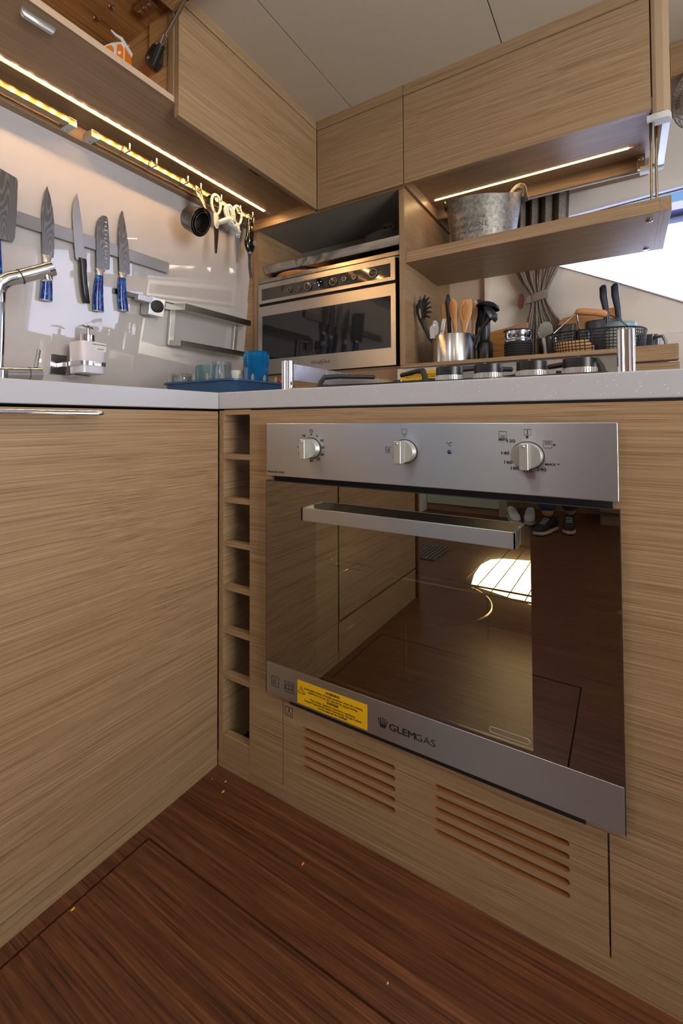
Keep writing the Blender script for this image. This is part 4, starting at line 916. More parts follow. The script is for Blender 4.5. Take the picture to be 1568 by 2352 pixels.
scissors('scissors', 'scissors with scroll patterned white handles and grey blades', .551, 1.614, scroll_m, plain('grey_blade', (.30, .31, .33), .35, .6), -.487, 1.388, -.003, (.497, 1.557, 0, .45))
lt_ = thing('gas_lighter', 'glossy black long-nosed gas lighter hanging at the end of the rail', 'lighter', (-.487, .62, 1.35))
lx, ly = -.487, .618
obj('body', MB().loft([((lx, ly+.002, 1.590), .010, .007), ((lx, ly+.004, 1.575), .017, .011), ((lx, ly+.003, 1.545), .0165, .012), ((lx, ly, 1.515), .018, .013), ((lx, ly-.001, 1.495), .024, .014), ((lx, ly, 1.478), .026, .013), ((lx, ly+.001, 1.462), .020, .011), ((lx, ly+.001, 1.452), .010, .008)], (0, 1, 0), (1, 0, 0), 20), plain('gloss_black', (.008, .008, .009), .08), lt_, smooth=True)
obj('nozzle', MB().tube([(lx, ly+.001, 1.452), (lx, ly, 1.42), (lx, ly+.001, 1.39), (lx, ly+.009, 1.352)], [.0062, .0052, .0048, .0058], 12), black, lt_, smooth=True)
obj('nozzle_collar', MB().cyl((lx, ly+.001, 1.456), (lx, ly+.001, 1.444), .0095, 14, .0085), plain('grey_collar', (.12, .13, .15), .4), lt_, smooth=True)
obj('trigger', MB().loft([((lx+.011, ly+.017, 1.490), .009, .011), ((lx+.018, ly+.018, 1.488), .010, .0125), ((lx+.020, ly+.019, 1.487), .007, .009)], (0, 1, .5), (0, -.5, 1), 18), plain('grey_trigger', (.17, .17, .15), .4), lt_, smooth=True)
obj('badge', MB().loft([((lx+.0115, ly+.004, 1.548), .0045, .011), ((lx+.0125, ly+.004, 1.548), .004, .010)], (0, 1, 0), (0, 0, 1), 14), plain('brass_badge', (.75, .42, .06), .25, .8), lt_, smooth=True)
obj('wire_loop', MB().tube([(lx+.012, ly-.013+.0015*math.sin(i), 1.572-.010*i) for i in range(9)]+[(lx+.014, ly-.018, 1.482), (lx+.013, ly-.012, 1.478)], .0014, 6), goldsteel, lt_, smooth=True)
obj('hang_ring', MB().tube(loop_ring(ly, 1.592, .011, .010, lx, 0, 0, 18), .0014, 6, True), chrome, lt_, smooth=True)

# ================================================================== FAUCET
fa = thing('faucet', 'chrome kitchen faucet with angled spout and side lever at the sink', 'faucet', (-.38, -.285, .8368))
fx = -.385
obj('base', MB().lathe([(.030, 0), (.030, .006), (.026, .010)], (fx, -.285, .8368), (0, 0, 1), 30), chrome, fa, smooth=True)
obj('body', MB().cyl((fx, -.292, .878), (fx, -.2255, .883), .0155, 28).cyl((fx, -.285, .845), (fx, -.285, .885), .021, 28), chrome, fa, smooth=True)
obj('body_ring', MB().cyl((fx, -.2253, .8831), (fx, -.2238, .8832), .0145, 28), black, fa)
obj('lever_hub', MB().cyl((fx, -.2237, .8832), (fx, -.198, .8850), .0155, 28), chrome, fa, smooth=True)
obj('lever', MB().cyl((fx, -.209, .892), (fx-.006, -.199, .942), .0042, 14), plain('dark_chrome', (.35, .33, .30), .12, 1), fa, smooth=True)
obj('riser', MB().tube([(fx, -.285, .88), (fx, -.2835, .96), (fx, -.284, 1.040)], .0115, 20), chrome, fa, smooth=True)
obj('elbow', MB().tube([(fx, -.284, 1.036), (fx, -.286, 1.058), (fx+.002, -.283, 1.076), (fx+.006, -.268, 1.091), (fx+.009, -.252, 1.099)], [.0125, .0150, .0165, .0165, .0160], 20), chrome, fa, smooth=True)
A_ = Vector((fx+.008, -.256, 1.0965)); B_ = Vector((-.358, -.186, 1.1345)); D_ = (B_-A_).normalized()
obj('spout', MB().tube([A_, (A_+B_)/2, B_-D_*.012], [.0160, .0166, .0172], 28), chrome, fa, smooth=True)
obj('spout_ring', MB().cyl(A_+D_*.010, A_+D_*.0125, .0172, 28), rubber, fa)
obj('spray_head', MB().cyl(B_-D_*.012, B_, .0176, 28, .0172), chrome, fa, smooth=True)
obj('aerator', MB().cyl(B_-D_*.016+Vector((0, 0, -.008)), B_-D_*.012+Vector((0, 0, -.0245)), .0125, 22, .0118), chrome, fa, smooth=True)

# ================================================================== BLUE TRAY WITH GLASSES
dt = thing('drying_tray', 'navy blue plastic drying tray in the corner of the worktop', 'tray', (-.29, .32, .8368))
def rrect(cx0, cx1, cy0, cy1, r, z, n=6):
    pts = []
    for (px_, py_, a0) in ((cx1-r, cy1-r, 0), (cx0+r, cy1-r, PI/2), (cx0+r, cy0+r, PI), (cx1-r, cy0+r, 1.5*PI)):
        for k in range(n+1): g = a0+PI/2*k/n; pts.append((px_+r*math.cos(g), py_+r*math.sin(g), z))
    return pts
def shell(loops):
    mb = MB(); n = len(loops[0]); vs = [p for l in loops for p in l]; fs = []
    for i in range(len(loops)-1):
        for k in range(n): fs.append((i*n+k, i*n+(k+1) % n, (i+1)*n+(k+1) % n, (i+1)*n+k))
    fs.append(tuple(range(n))); fs.append(tuple((len(loops)-1)*n+k for k in range(n)))
    return mb.add(vs, fs)
X0, X1, Y0t, Y1t = -.450, -.128, .170, .455
obj('tub', shell([rrect(X0+.018, X1-.018, Y0t+.018, Y1t-.018, .035, .8372), rrect(X0+.006, X1-.006, Y0t+.006, Y1t-.006, .042, .885), rrect(X0-.001, X1+.001, Y0t-.001, Y1t+.001, .045, .886), rrect(X0-.001, X1+.001, Y0t-.001, Y1t+.001, .045, .8915), rrect(X0+.008, X1-.008, Y0t+.008, Y1t-.008, .04, .8915), rrect(X0+.022, X1-.022, Y0t+.022, Y1t-.022, .032, .842)]), navy, dt, smooth=True)
pins = MB()
for i in range(5):
    y = .200+.0
    x = -.425+i*.058
    obj('prong', MB().tube([(x, .186, .845), (x, .186, .905), (x+.003, .186, .910), (x+.006, .186, .905), (x+.006, .186, .845)], .0025, 8), clear_p, dt, smooth=True)
for i in range(5):
    y = .215+i*.052
    obj('prong', MB().tube([(-.146, y, .845), (-.146, y, .905), (-.146, y+.003, .910), (-.146, y+.006, .905), (-.146, y+.006, .845)], .0025, 8), clear_p, dt, smooth=True)
def tumbler(name, label, cat, x, y, z, h, r0, r1, mat, n=28, group='glasses drying in the blue tray', facet=False):
    t = obj(name, MB().lathe([(r1, 0), (r0*1.02, h*.94), (r0*.96, h), (.001, h), (.001, h*.93), (r0*.86, h*.92), (r1*.92, .0)], (x, y, z), (0, 0, 1), n, close=False), mat, at=(x, y, z), smooth=not facet)
    return tag(t, label, cat, group)
tumbler('tumbler', 'clear low glass upside down at the wall side of the blue tray', 'glass', -.400, .222, .843, .078, .036, .042, clear_m)
tumbler('bowl', 'teal plastic bowl standing in the blue tray', 'bowl', -.378, .318, .843, .112, .048, .046, tealp, group=None)
tumbler('tumbler', 'clear tall glass upside down in the middle of the blue tray', 'glass', -.250, .243, .843, .107, .030, .042, clear_m)
tumbler('cup', 'small white cup upside down in the blue tray', 'cup', -.268, .330, .843, .090, .025, .029, white_p, group=None)
bt = obj('tumbler', MB().lathe([(.036, 0), (.0385, .02), (.0385, .095), (.042, .125), (.040, .140), (.034, .147), (.001, .147), (.001, .137), (.031, .134), (.033, .0)], (-.198, .342, .843), (0, 0, 1), 12, close=False), blue_glass, at=(-.198, .342, .843))
tag(bt, 'tall faceted turquoise and blue tumbler upside down in the tray', 'glass', 'glasses drying in the blue tray')
t = obj('lid', MB().box(-.168, -.150, .405, .440, .843, .905), red_p, bevel=.004, at=(-.159, .42, .843)); tag(t, 'red plastic lid upright at the hob end of the blue tray', 'lid')
t = obj('spoon', MB().tube([(-.175, .430, .850), (-.170, .436, .89), (-.166, .444, .912)], [.003, .003, .007], 8), chrome, at=(-.175, .43, .85), smooth=True); tag(t, 'steel spoon standing beside the red lid', 'spoon')

# ================================================================== HOB
hb_ = thing('gas_hob', 'built-in gas hob with black grates and four ringed knobs', 'hob', (.46, .32, .8368))
obj('plate', MB().box(.175, .770, .030, .52, .8369, .8415), blackglass, hb_, .002)
for i, x in enumerate((.5175, .5870, .6580, .7285)):
    k = obj('knob', MB().lathe([(.0238, .0115), (.0240, .013), (.0240, .0265), (.0225, .0275), (.0205, .0275), (.0195, .024), (.001, .024)], (x, .072, .8400), (0, 0, 1), 40, close=False), black, hb_, smooth=True)
    obj('knurled_ring', MB().lathe([(.0245, .0), (.0250, .0020), (.0250, .0115), (.0235, .0120)], (x, .072, .8400), (0, 0, 1), 64), None or satin, k)
    rb = MB()
    for q in range(40):
        g = 2*PI*q/40; rb.box(x+.0250*math.cos(g)-.0006, x+.0250*math.cos(g)+.0006, .072+.0250*math.sin(g)-.0006, .072+.0250*math.sin(g)+.0006, .8415, .8510)
    obj('knurling', rb, plain('knurl_light', (.75, .77, .72), .25, .9), k)
    obj('index_mark', MB().box(x-.0015, x+.0015, .050, .054, .8668, .8684), satin, k)
def finger(pts, w_=.0055, h_=.004):
    pts = [Vector(p) for p in pts]; return MB().loft([(tuple(p), w_, h_) for p in pts], (0, 1, 0), (0, 0, 1), 8, .5)
def grate(cx0, cx1, cy0, cy1, nm):
    zt = .872
    ring = MB().tube([(cx0, cy0, .8500), (cx1, cy0, .8500), (cx1, cy1, .8500), (cx0, cy1, .8500)], .0045, 6, True)
    g = obj('grate', ring, blackmat, hb_, smooth=True)
    for (xa, ya, xb, yb_) in ((cx0, cy0, 1, 1), (cx1, cy0, -1, 1), (cx0, cy1, 1, -1), (cx1, cy1, -1, -1)):
        m1 = MB().tube([(xa-xb*.004, ya-yb_*.004, .8420), (xa, ya, .860), (xa+xb*.006, ya+yb_*.006, zt), (xa+xb*.030, ya+yb_*.030, zt+.003), (xa+xb*.092, ya+yb_*.092, zt+.003)], [.0060, .0060, .0062, .0052, .0050], 8)
        obj('finger', m1, blackmat, g, smooth=True)
    return g
grate(.190, .445, .135, .46, 'a'); grate(.500, .755, .150, .46, 'b')
for (x, y, r_) in ((.31, .30, .050), (.63, .30, .042)):
    obj('burner', MB().lathe([(r_, 0), (r_*.95, .008), (r_*.80, .012), (r_*.78, .017), (.001, .018)], (x, y, .8415), (0, 0, 1), 32, close=False), blackmat, hb_, smooth=True)

def fiddle(x, label, s_):
    t = thing('pot_holder_rail', label, 'rail', (x, .055, .8368), 'chrome posts with notched pot rails')
    obj('post', MB().loft([((x, .055, .8369), .0115, .0090), ((x, .055, .9030), .0115, .0090), ((x, .055, .9040), .0105, .008)], (1, 0, 0), (0, 1, 0), 20, .55), chrome, t, smooth=True)
    obj('post_rib', MB().cyl((x-.006*s_, .047, .8369), (x-.006*s_, .047, .9025), .0048, 12).cyl((x+.0075*s_, .0485, .8369), (x+.0075*s_, .0485, .9025), .0042, 12), chrome, t, smooth=True)
    obj('post', MB().loft([((x, .640, .8369), .0115, .0090), ((x, .640, .9030), .0115, .0090)], (1, 0, 0), (0, 1, 0), 20, .55), chrome, t, smooth=True)
    pts = [(.066, .862), (.632, .862), (.632, .8985)]; n = 18
    for i in range(n):
        yy = .632-(.566)*(i+.55)/n; pts += [(yy+.0016, .8985), (yy+.0016, .8865), (yy-.0016, .8865), (yy-.0016, .8985)]
    pts += [(.066, .8985)]
    obj('notched_plate', MB().prism(pts, YZ, x-.001, x+.0012), brushed('bright_plate', (.66, .66, .68), .3, 1), t)
fiddle(.158, 'chrome post and notched pot rail between the blue tray and the hob', 1)
fiddle(.791, 'chrome post and notched pot rail at the open end of the hob', 1)

# ================================================================== ON THE LEDGE
LZ = .9650
cr_ = thing('utensil_crock', 'brushed steel utensil pot filled with spoons at the ledge end', 'utensil pot', (.281, .825, LZ))
ux, uy, ur = .281, .825, .0745
obj('pot', MB().lathe([(ur-.002, 0), (ur, .002), (ur, .0995), (ur-.001, .1010), (ur-.003, .1000), (ur-.004, .005), (.001, .004)], (ux, uy, LZ), (0, 0, 1), 56, close=False), brushed('pot_steel', (.60, .58, .56), .24, 0, .1, .75), cr_, smooth=True)
UT = 'utensils in the steel pot'
def uput(name, label, cat, parts, base):
    t = thing(name, label, cat, base, UT)
    for nm, mb, mat in parts: obj(nm, mb, mat, t, smooth=True)
    return t
# pasta server
srv = MB().loft([((.262, .80, .985), .006, .004), ((.205, .80, 1.060), .0065, .004), ((.186, .80, 1.100), .0075, .004), ((.176, .80, 1.130), .012, .004), ((.170, .797, 1.160), .0165, .004), ((.171, .794, 1.185), .0165, .004), ((.178, .792, 1.203), .010, .003)], (1, 0, 0), (0, 1, 0), 16)
teeth = MB()
for i, (tx, tz, ex, ez) in enumerate([(.176, 1.203, .174, 1.216), (.186, 1.203, .193, 1.217), (.192, 1.195, .208, 1.207), (.194, 1.183, .214, 1.190), (.194, 1.170, .217, 1.172), (.193, 1.157, .217, 1.153), (.190, 1.145, .212, 1.134)]):
    teeth.tube([(tx-.010, .796, tz-.004), (tx, .793, tz), (ex, .786, ez)], [.0065, .0055, .0018], 8)
uput('pasta_server', 'black toothed pasta server leaning out of the steel pot', 'pasta server', [('handle', srv, black), ('teeth', teeth, black), ('slot', MB().loft([((.1745, .7915, 1.138), .0022, .0006), ((.1715, .7895, 1.155), .0040, .0008), ((.1705, .7890, 1.172), .0028, .0006)], (1, 0, 0), (0, 1, 0), 10), plain('slot_behind', (.30, .25, .21), .6))], (.262, .80, .985))
def spoon(name, label, x0, xt, zt, w_, mat, y=.83, th=.004, zb=.985, cat='spoon', flat=False, dish=None):
    dx = xt-x0
    P = lambda q: (x0+dx*q, y, zb+(zt-zb)*q)
    secs = [(P(0), .005, .0045), (P(.42), .0055, .0045), (P(.60), w_*.62, th), (P(.74), w_, th), (P(.88), w_*1.02, th), (P(.97), w_*(.85 if flat else .62), th*.8), (P(1), w_*(.75 if flat else .15), th*.6)]
    parts = [('shaft', MB().loft(secs, (1, 0, 0), (0, 1, 0), 18), mat)]
    if dish: parts.append(('bowl_hollow', MB().loft([((P(.64)[0], y-th*.92, P(.64)[2]), w_*.12, .0012), ((P(.76)[0], y-th, P(.76)[2]), w_*.55, .0016), ((P(.88)[0], y-th, P(.88)[2]), w_*.55, .0016), ((P(.95)[0], y-th*.9, P(.95)[2]), w_*.15, .001)], (1, 0, 0), (0, 1, 0), 14), dish))
    return uput(name, label, cat, parts, (x0, y, zb))
dkspoon = plain('darker_spoon_hollow', (.45, .19, .06), .5)  # bowl face simply a darker tone than the spoon wood
spoon('wooden_spatula', 'narrow two-tone wooden spatula behind the can opener', .262, .237, 1.190, .011, spoonwood, .845, flat=True, cat='spatula')
spoon('wooden_spoon', 'rounded wooden spoon in the centre of the steel pot', .300, .284, 1.197, .0155, spoonwood, .815, dish=dkspoon)
spoon('wooden_spatula', 'broad square wooden spatula with a hollowed face', .318, .3345, 1.184, .0215, spoonwood, .805, flat=True, cat='spatula', dish=dkspoon)
spoon('wooden_spoon', 'pinkish wooden spoon behind the broad spatula', .338, .352, 1.190, .012, plain('pink_wood', (.62, .36, .24), .5), .850)
spoon('black_spatula', 'black handled tool standing tallest in the pot', .268, .258, 1.222, .0095, black, .840, th=.006, cat='spatula')
spoon('black_spoon', 'short black handle beside the tallest black tool', .262, .243, 1.208, .007, black, .862, th=.005)
def ladle(label, hx, hz, rr, x0, tx, y):
    cup = MB().lathe([(.001, 0), (rr*.55, .002), (rr*.9, .010), (rr, .020), (rr*.97, .0205), (rr*.86, .011), (rr*.5, .005), (.001, .0035)], (hx, y, hz), Vector((-.25, -.1, -.95)) if tx else Vector((-.75, .05, -.45)), 28, close=False)
    st_ = MB().tube([(x0, y, .99), (x0+(hx-x0)*.55, y, 1.085), (hx-.004, y, hz-.012)], [.0055, .006, .009], 10)
    uput('ladle', label, 'ladle', [('cup', cup, black), ('stem', st_, black)], (x0, y, .99))
ladle('black ladle with its bowl turned down, topmost over the pot rim', .3995, 1.175, .040, .338, 1, .850)
ladle('black ladle tipped sideways below the topmost ladle', .424, 1.138, .034, .330, 0, .820)
spoon('black_spoon', 'black spoon whose tip shows behind the pinkish spoon', .335, .358, 1.196, .020, black, .872)
co = thing('can_opener', 'steel can opener hooked over the front of the steel pot', 'can opener', (.235, .770, 1.03), UT)
tin = plain('opener_steel', (.38, .39, .40), .25, 1)
obj('jaw', MB().prism([(.218, 1.055), (.246, 1.055), (.250, 1.085), (.247, 1.112), (.238, 1.118), (.229, 1.116), (.227, 1.104), (.221, 1.100), (.216, 1.093)], XZ, .765, .770), tin, co, .001)
obj('arm', MB().prism([(.252, 1.050), (.266, 1.052), (.277, 1.118), (.266, 1.121), (.262, 1.112)], XZ, .760, .766), tin, co, .001)
obj('rivet', MB().lathe([(.0045, 0), (.004, .003), (.001, .004)], (.2615, .760, 1.078), (0, -1, 0), 16).lathe([(.004, 0), (.0035, .002)], (.236, .765, 1.100), (0, -1, 0), 14), chrome, co)
obj('gear', MB().lathe([(.0075, 0), (.0075, .006)], (.250, .768, 1.062), (0, -1, 0), 14), plain('dark_gear', (.1, .1, .1), .4, .8), co)

bl = thing('stick_blender', 'dark stick blender standing upright behind the steel pot', 'blender', (.383, .87, LZ))
obj('shaft', MB().lathe([(.0245, 0), (.0265, .004), (.0265, .070), (.0225, .078), (.0165, .085)], (.378, .872, LZ), (0, 0, 1), 28), black, bl, smooth=True)
obj('grip', MB().lathe([(.0150, .085), (.0175, .095), (.0185, .150), (.0165, .180), (.010, .188)], (.378, .872, LZ), (0, 0, 1), 28), plain('dark_grey_grip', (.035, .037, .045), .35), bl, smooth=True)

b1 = tag(obj('cutting_board', MB().prism([(.340, LZ+.0005), (.470, LZ+.0005), (.482, 1.145), (.325, 1.118), (.318, 1.105), (.322, 1.06)], XZ, 1.100, 1.115), bamboo, bevel=.003, at=(.40, 1.10, LZ)), 'bamboo cutting board standing behind the black canister', 'cutting board')
b2 = tag(obj('cutting_board', MB().prism([(.585, LZ+.0005), (.770, LZ+.0005), (.772, 1.158), (.76, 1.165), (.66, 1.156), (.600, 1.146), (.585, 1.13)], XZ, 1.110, 1.124), bamboo, bevel=.003, at=(.68, 1.11, LZ)), 'bamboo cutting board standing behind the mesh basket', 'cutting board')

cn = thing('canister', 'black ribbed canister with a shiny metal top', 'canister', (.4965, .825, LZ))
prof = [(.0420, 0)]
for i in range(7): prof += [(.0432, .0015+i*.0082), (.0446, .0040+i*.0082), (.0432, .0068+i*.0082), (.0412, .0078+i*.0082)]
obj('ribbed_sleeve', MB().lathe(prof+[(.041, .060)], (.4965, .825, LZ), (0, 0, 1), 48), rubber, cn, smooth=True)
obj('metal_top', MB().lathe([(.0425, .060), (.0430, .064), (.0395, .068), (.0395, .074), (.0415, .077), (.0415, .094), (.0400, .0955)], (.4965, .825, LZ), (0, 0, 1), 48), chrome, cn, smooth=True)
obj('lid', MB().lathe([(.0440, .0955), (.0455, .0970), (.0445, .0990), (.030, .1005), (.001, .1008)], (.4965, .825, LZ), (0, 0, 1), 48), plain('violet_lid', (.10, .07, .22), .3), cn, smooth=True)

sc2 = thing('steel_cup', 'plain steel cup of small tools between the canister and basket', 'cup', (.572, .90, LZ))
obj('cup', MB().lathe([(.030, 0), (.0315, .003), (.0335, .0755), (.0325, .076), (.030, .006), (.001, .005)], (.572, .905, LZ), (0, 0, 1), 40, close=False), brushed('cup_steel', (.50, .46, .42), .3), sc2, smooth=True)
t = thing('silicone_spatula', 'frosted clear spatula standing in the steel cup', 'spatula', (.562, .91, .98))
obj('blade', MB().prism([(.543, 1.045), (.584, 1.045), (.588, 1.070), (.586, 1.090), (.577, 1.103), (.560, 1.105), (.548, 1.097), (.540, 1.078)], XZ, .930, .935), clear_p, t, .0015)
obj('shaft', MB().cyl((.564, .915, .98), (.564, .932, 1.05), .004, 10), clear_p, t)
t = thing('brush', 'small black and steel basting tool in the steel cup', 'brush', (.585, .90, .98))
obj('handle', MB().cyl((.585, .895, .98), (.602, .895, 1.062), .005, 10).box(.590, .622, .885, .905, 1.045, 1.058), black, t)
t = thing('peeler', 'steel peeler head leaning out of the steel cup', 'peeler', (.56, .90, .98))
obj('head', MB().loft([((.560, .890, .985), .004, .003), ((.556, .888, 1.04), .008, .003), ((.552, .886, 1.062), .009, .003)], (1, 0, 0), (0, 1, 0), 10, .6), tin, t)

# mesh basket
bk = thing('mesh_basket', 'black mesh basket with a turned wooden carrying handle', 'basket', (.712, .845, LZ))
bx, by, rx, ry, bh = .712, .850, .134, .112, .066
def eli(g, z, k=1.0):
    c_, s_ = math.cos(g), math.sin(g); e = .75; return (bx+rx*k*math.copysign(abs(c_)**e, c_), by+ry*k*math.copysign(abs(s_)**e, s_), z)
mesh_ = MB(); NB = 84
for i in range(8):
    z = LZ+.003+i*(bh-.004)/7; k = .95+.05*i/7
    mesh_.tube([eli(2*PI*a/72, z, k) for a in range(72)], .00135 if 0 < i < 7 else .0021, 5, True)
for a in range(NB):
    g = 2*PI*a/NB; mesh_.tube([eli(g, LZ+.002, .95), eli(g, LZ+bh*.5, .977), eli(g, LZ+bh, 1.0)], .00135, 5)
obj('mesh_wall', mesh_, black, bk)
obj('base', MB().add([eli(2*PI*a/48, LZ+.001, .95) for a in range(48)]+[eli(2*PI*a/48, LZ+.003, .95) for a in range(48)], [tuple(range(47, -1, -1)), tuple(range(48, 96))]+[(i, (i+1) % 48, 48+(i+1) % 48, 48+i) for i in range(48)]), black, bk)
obj('wooden_handle', MB().loft([((.664, .830, 1.1035), .006, .006), ((.668, .829, 1.1040), .0085, .0090), ((.690, .827, 1.1005), .0095, .0105), ((.720, .824, 1.0935), .0090, .0100), ((.742, .822, 1.0870), .0100, .0110), ((.748, .8215, 1.0850), .006, .007)], (0, 1, 0), (.2, 0, 1), 20), plain('turned_handle', (.60, .28, .13), .4), bk, smooth=True)
wr = MB().tube([(.664, .830, 1.1010), (.652, .815, 1.085), (.605, .772, 1.030), (.600, .770, 1.018)], .0018, 8).tube([(.666, .831, 1.1010), (.671, .850, 1.060), (.676, .945, 1.026)], .0018, 8)
wr.tube([(.748, .8215, 1.0860), (.746, .86, 1.050), (.745, .945, 1.026)], .0018, 8).tube([(.748, .8215, 1.0860), (.775, .79, 1.062), (.800, .765, 1.032)], .0018, 8)
obj('wire', wr, chrome, bk, smooth=True)
t = thing('storage_jar', 'glass jar with a ribbed pale blue lid inside the mesh basket', 'jar', (.785, .84, .969))
obj('glass', MB().lathe([(.036, 0), (.039, .003), (.039, .066), (.036, .072)], (.782, .842, .969), (0, 0, 1), 36), plain('jar_glass_tint', (.42, .52, .50), .15), t, smooth=True)
rib = [(.0400, .070), (.0415, .072), (.0415, .082), (.038, .088), (.026, .0905), (.001, .0915)]
obj('ribbed_lid', MB().lathe(rib, (.782, .842, .969), (0, 0, 1), 44), plain('pale_blue_lid', (.22, .34, .42), .35), t)
t = obj('black_tub', MB().loft([((.634, .860, .969), .018, .018), ((.640, .858, 1.068), .026, .022), ((.640, .858, 1.070), .025, .021)], (1, 0, 0), (0, 1, 0), 24, .45), plain('black_tub', (.012, .012, .014), .3), at=(.635, .86, .969), smooth=True)
tag(t, 'tall black square tub standing in the mesh basket', 'tub')
t = obj('storage_bottle', MB().lathe([(.020, 0), (.0215, .07), (.020, .078), (.012, .082), (.001, .083)], (.678, .868, .969), (0, 0, 1), 28, close=False), black, at=(.678, .868, .969), smooth=True); tag(t, 'short round black bottle beside the black tub in the basket', 'bottle')
t = obj('snack_bag', MB().loft([((.665, .80, .969), .05, .012), ((.660, .80, .99), .055, .016), ((.655, .80, 1.012), .04, .008)], (1, 0, 0), (0, 1, 0), 18, .6), plain('amber_bag', (.75, .42, .16), .4), at=(.66, .80, .969), smooth=True); tag(t, 'orange bag of snacks low inside the mesh basket', 'bag')
mg = thing('glass_mug', 'dark glass mug with a thick clear handle behind the basket end', 'mug', (.87, .90, LZ))
obj('mug', MB().lathe([(.026, 0), (.029, .003), (.030, .062), (.028, .063), (.026, .006), (.001, .005)], (.852, .935, LZ), (0, 0, 1), 32, close=False), plain('smoked_mug', (.05, .05, .055), .1), mg, smooth=True)
obj('handle', MB().tube([(.872, .905, 1.018), (.886, .89, 1.016), (.893, .882, .998), (.892, .884, .975), (.884, .892, .968)], .0048, 10), plain('thick_glass', (.32, .32, .33), .08, .3), mg, smooth=True)
kb = thing('knife_block', 'oval navy grey knife block behind the wooden basket handle', 'knife block', (.735, 1.02, LZ))
obj('block', MB().loft([((.732, 1.015, LZ), .050, .035), ((.732, 1.015, 1.095), .056, .040), ((.732, 1.015, 1.102), .053, .038), ((.732, 1.015, 1.103), .045, .03)], (1, 0, 0), (0, 1, 0), 32, .8), plain('navy_block', (.025, .035, .055), .3), kb, smooth=True)
for x, lab in ((.738, 'dark handled knife upright in the block, nearest the curtain'), (.7715, 'dark handled knife upright in the block, nearest the rail post')):
    t = thing('block_knife', lab, 'knife', (x, 1.01, 1.10), 'knives in the oval block')
    obj('handle', MB().loft([((x+.004, 1.01, 1.098), .0085, .008), ((x+.002, 1.01, 1.140), .0095, .009), ((x-.004, 1.01, 1.180), .0115, .010), ((x-.005, 1.01, 1.213), .0110, .009), ((x-.003, 1.01, 1.221), .0060, .005)], (1, 0, 0), (0, 1, 0), 18), plain('dark_blue_grey_handle', (.02, .026, .045), .3), t, smooth=True)

# ================================================================== PAIL ON THE SHELF
pz = 1.3650
pl_ = thing('wine_cooler', 'dull aluminium champagne bucket with loop handles on the hanging shelf', 'bucket', (.372, .885, pz))
pcx, pcy = .372, .890; ph = math.atan2(.42, .85)
def pail_r(g, h, inset=0):
    q = (h/.20); a = .103+.030*q-inset; b_ = .072+.020*q-inset
    gg = g-ph; c_, s_ = math.cos(gg), math.sin(gg); x = a*c_; y = b_*s_
    return (pcx+x*math.cos(ph)-y*math.sin(ph), pcy+x*math.sin(ph)+y*math.cos(ph), pz+h)
def rimh(g): return .170+.026*abs(math.cos(g-.62))**2*(math.cos(g-.62) > 0)+.012*abs(math.cos(g-.45))**6
vs = []; n = 64; lv = [0, .004, .05, .10, .14]
rows = [[pail_r(2*PI*k/n, h) for k in range(n)] for h in lv]+[[pail_r(2*PI*k/n, rimh(2*PI*k/n)) for k in range(n)], [pail_r(2*PI*k/n, rimh(2*PI*k/n)+.0008, .003) for k in range(n)], [pail_r(2*PI*k/n, .10, .005) for k in range(n)], [pail_r(2*PI*k/n, .006, .005) for k in range(n)]]
mb = MB(); vs = [p for r_ in rows for p in r_]; fs = []
for i in range(len(rows)-1):
    for k in range(n): fs.append((i*n+k, i*n+(k+1) % n, (i+1)*n+(k+1) % n, (i+1)*n+k))
fs.append(tuple(range(n-1, -1, -1))); fs.append(tuple((len(rows)-1)*n+k for k in range(n)))
obj('body', mb.add(vs, fs), alu, pl_, smooth=True)
def loop_handle(loc_ang, face_ang, outer_, inner_, z0):
    p0 = Vector((math.cos(loc_ang)*.128, math.sin(loc_ang)*.098, 0)) + Vector((pcx, pcy, 0))
    ex = Vector((math.cos(face_ang), math.sin(face_ang), .25)).normalized(); ey = Vector((-math.sin(face_ang), math.cos(face_ang), 0))
    def T(u, v, d): p = p0+ey*u+ex*(d+.10*v); return (p.x, p.y, z0+v)
    obj('loop_handle', ring_slab(outer_, inner_, 0, .0045, T), alu, pl_, .0015)
out1 = [(-.052, -.014), (-.046, .006), (-.040, .024), (-.036, .040), (-.026, .054), (-.010, .061), (.008, .060), (.024, .052), (.034, .036), (.038, .014), (.044, -.006), (.048, -.020)]
in1 = [(-.030, .006), (-.028, .022), (-.022, .036), (-.010, .044), (.006, .043), (.018, .035), (.025, .022), (.027, .006), (.010, .001), (-.014, .002)]
loop_handle(.62, 1.12, [(-u, v) for u, v in out1][::-1], [(-u, v) for u, v in in1][::-1], pz+.184)
loop_handle(PI+.35, PI+.10, [(u*.8, v*.5) for u, v in out1], [(u*.8, v*.5) for u, v in in1], pz+.168)
# stamped lettering curved round the body
pale_ink = plain('stamped_ink', (.10, .09, .08), .6)
def arc_text(s_, h, size, g0, dg):
    for i, ch in enumerate(s_):
        g = g0+dg*i; p = Vector(pail_r(g, h, -.0009)); q = Vector(pail_r(g+.02, h, -.0009)); R = (q-p).normalized(); Nn = R.cross(Vector((0, 0, 1)))
        if ch != ' ': text('lettering', ch, p, size, R, (0, 0, 1), pl_, pale_ink, bold=.0002)
arc_text('DE PRESTIGE', .098, .0135, -PI*.5-.62, .098)
arc_text('CHAMPAGNE', .072, .0215, -PI*.5-.74, .142)
arc_text('Cuvee Speciale', .053, .0110, -PI*.5-.50, .060)

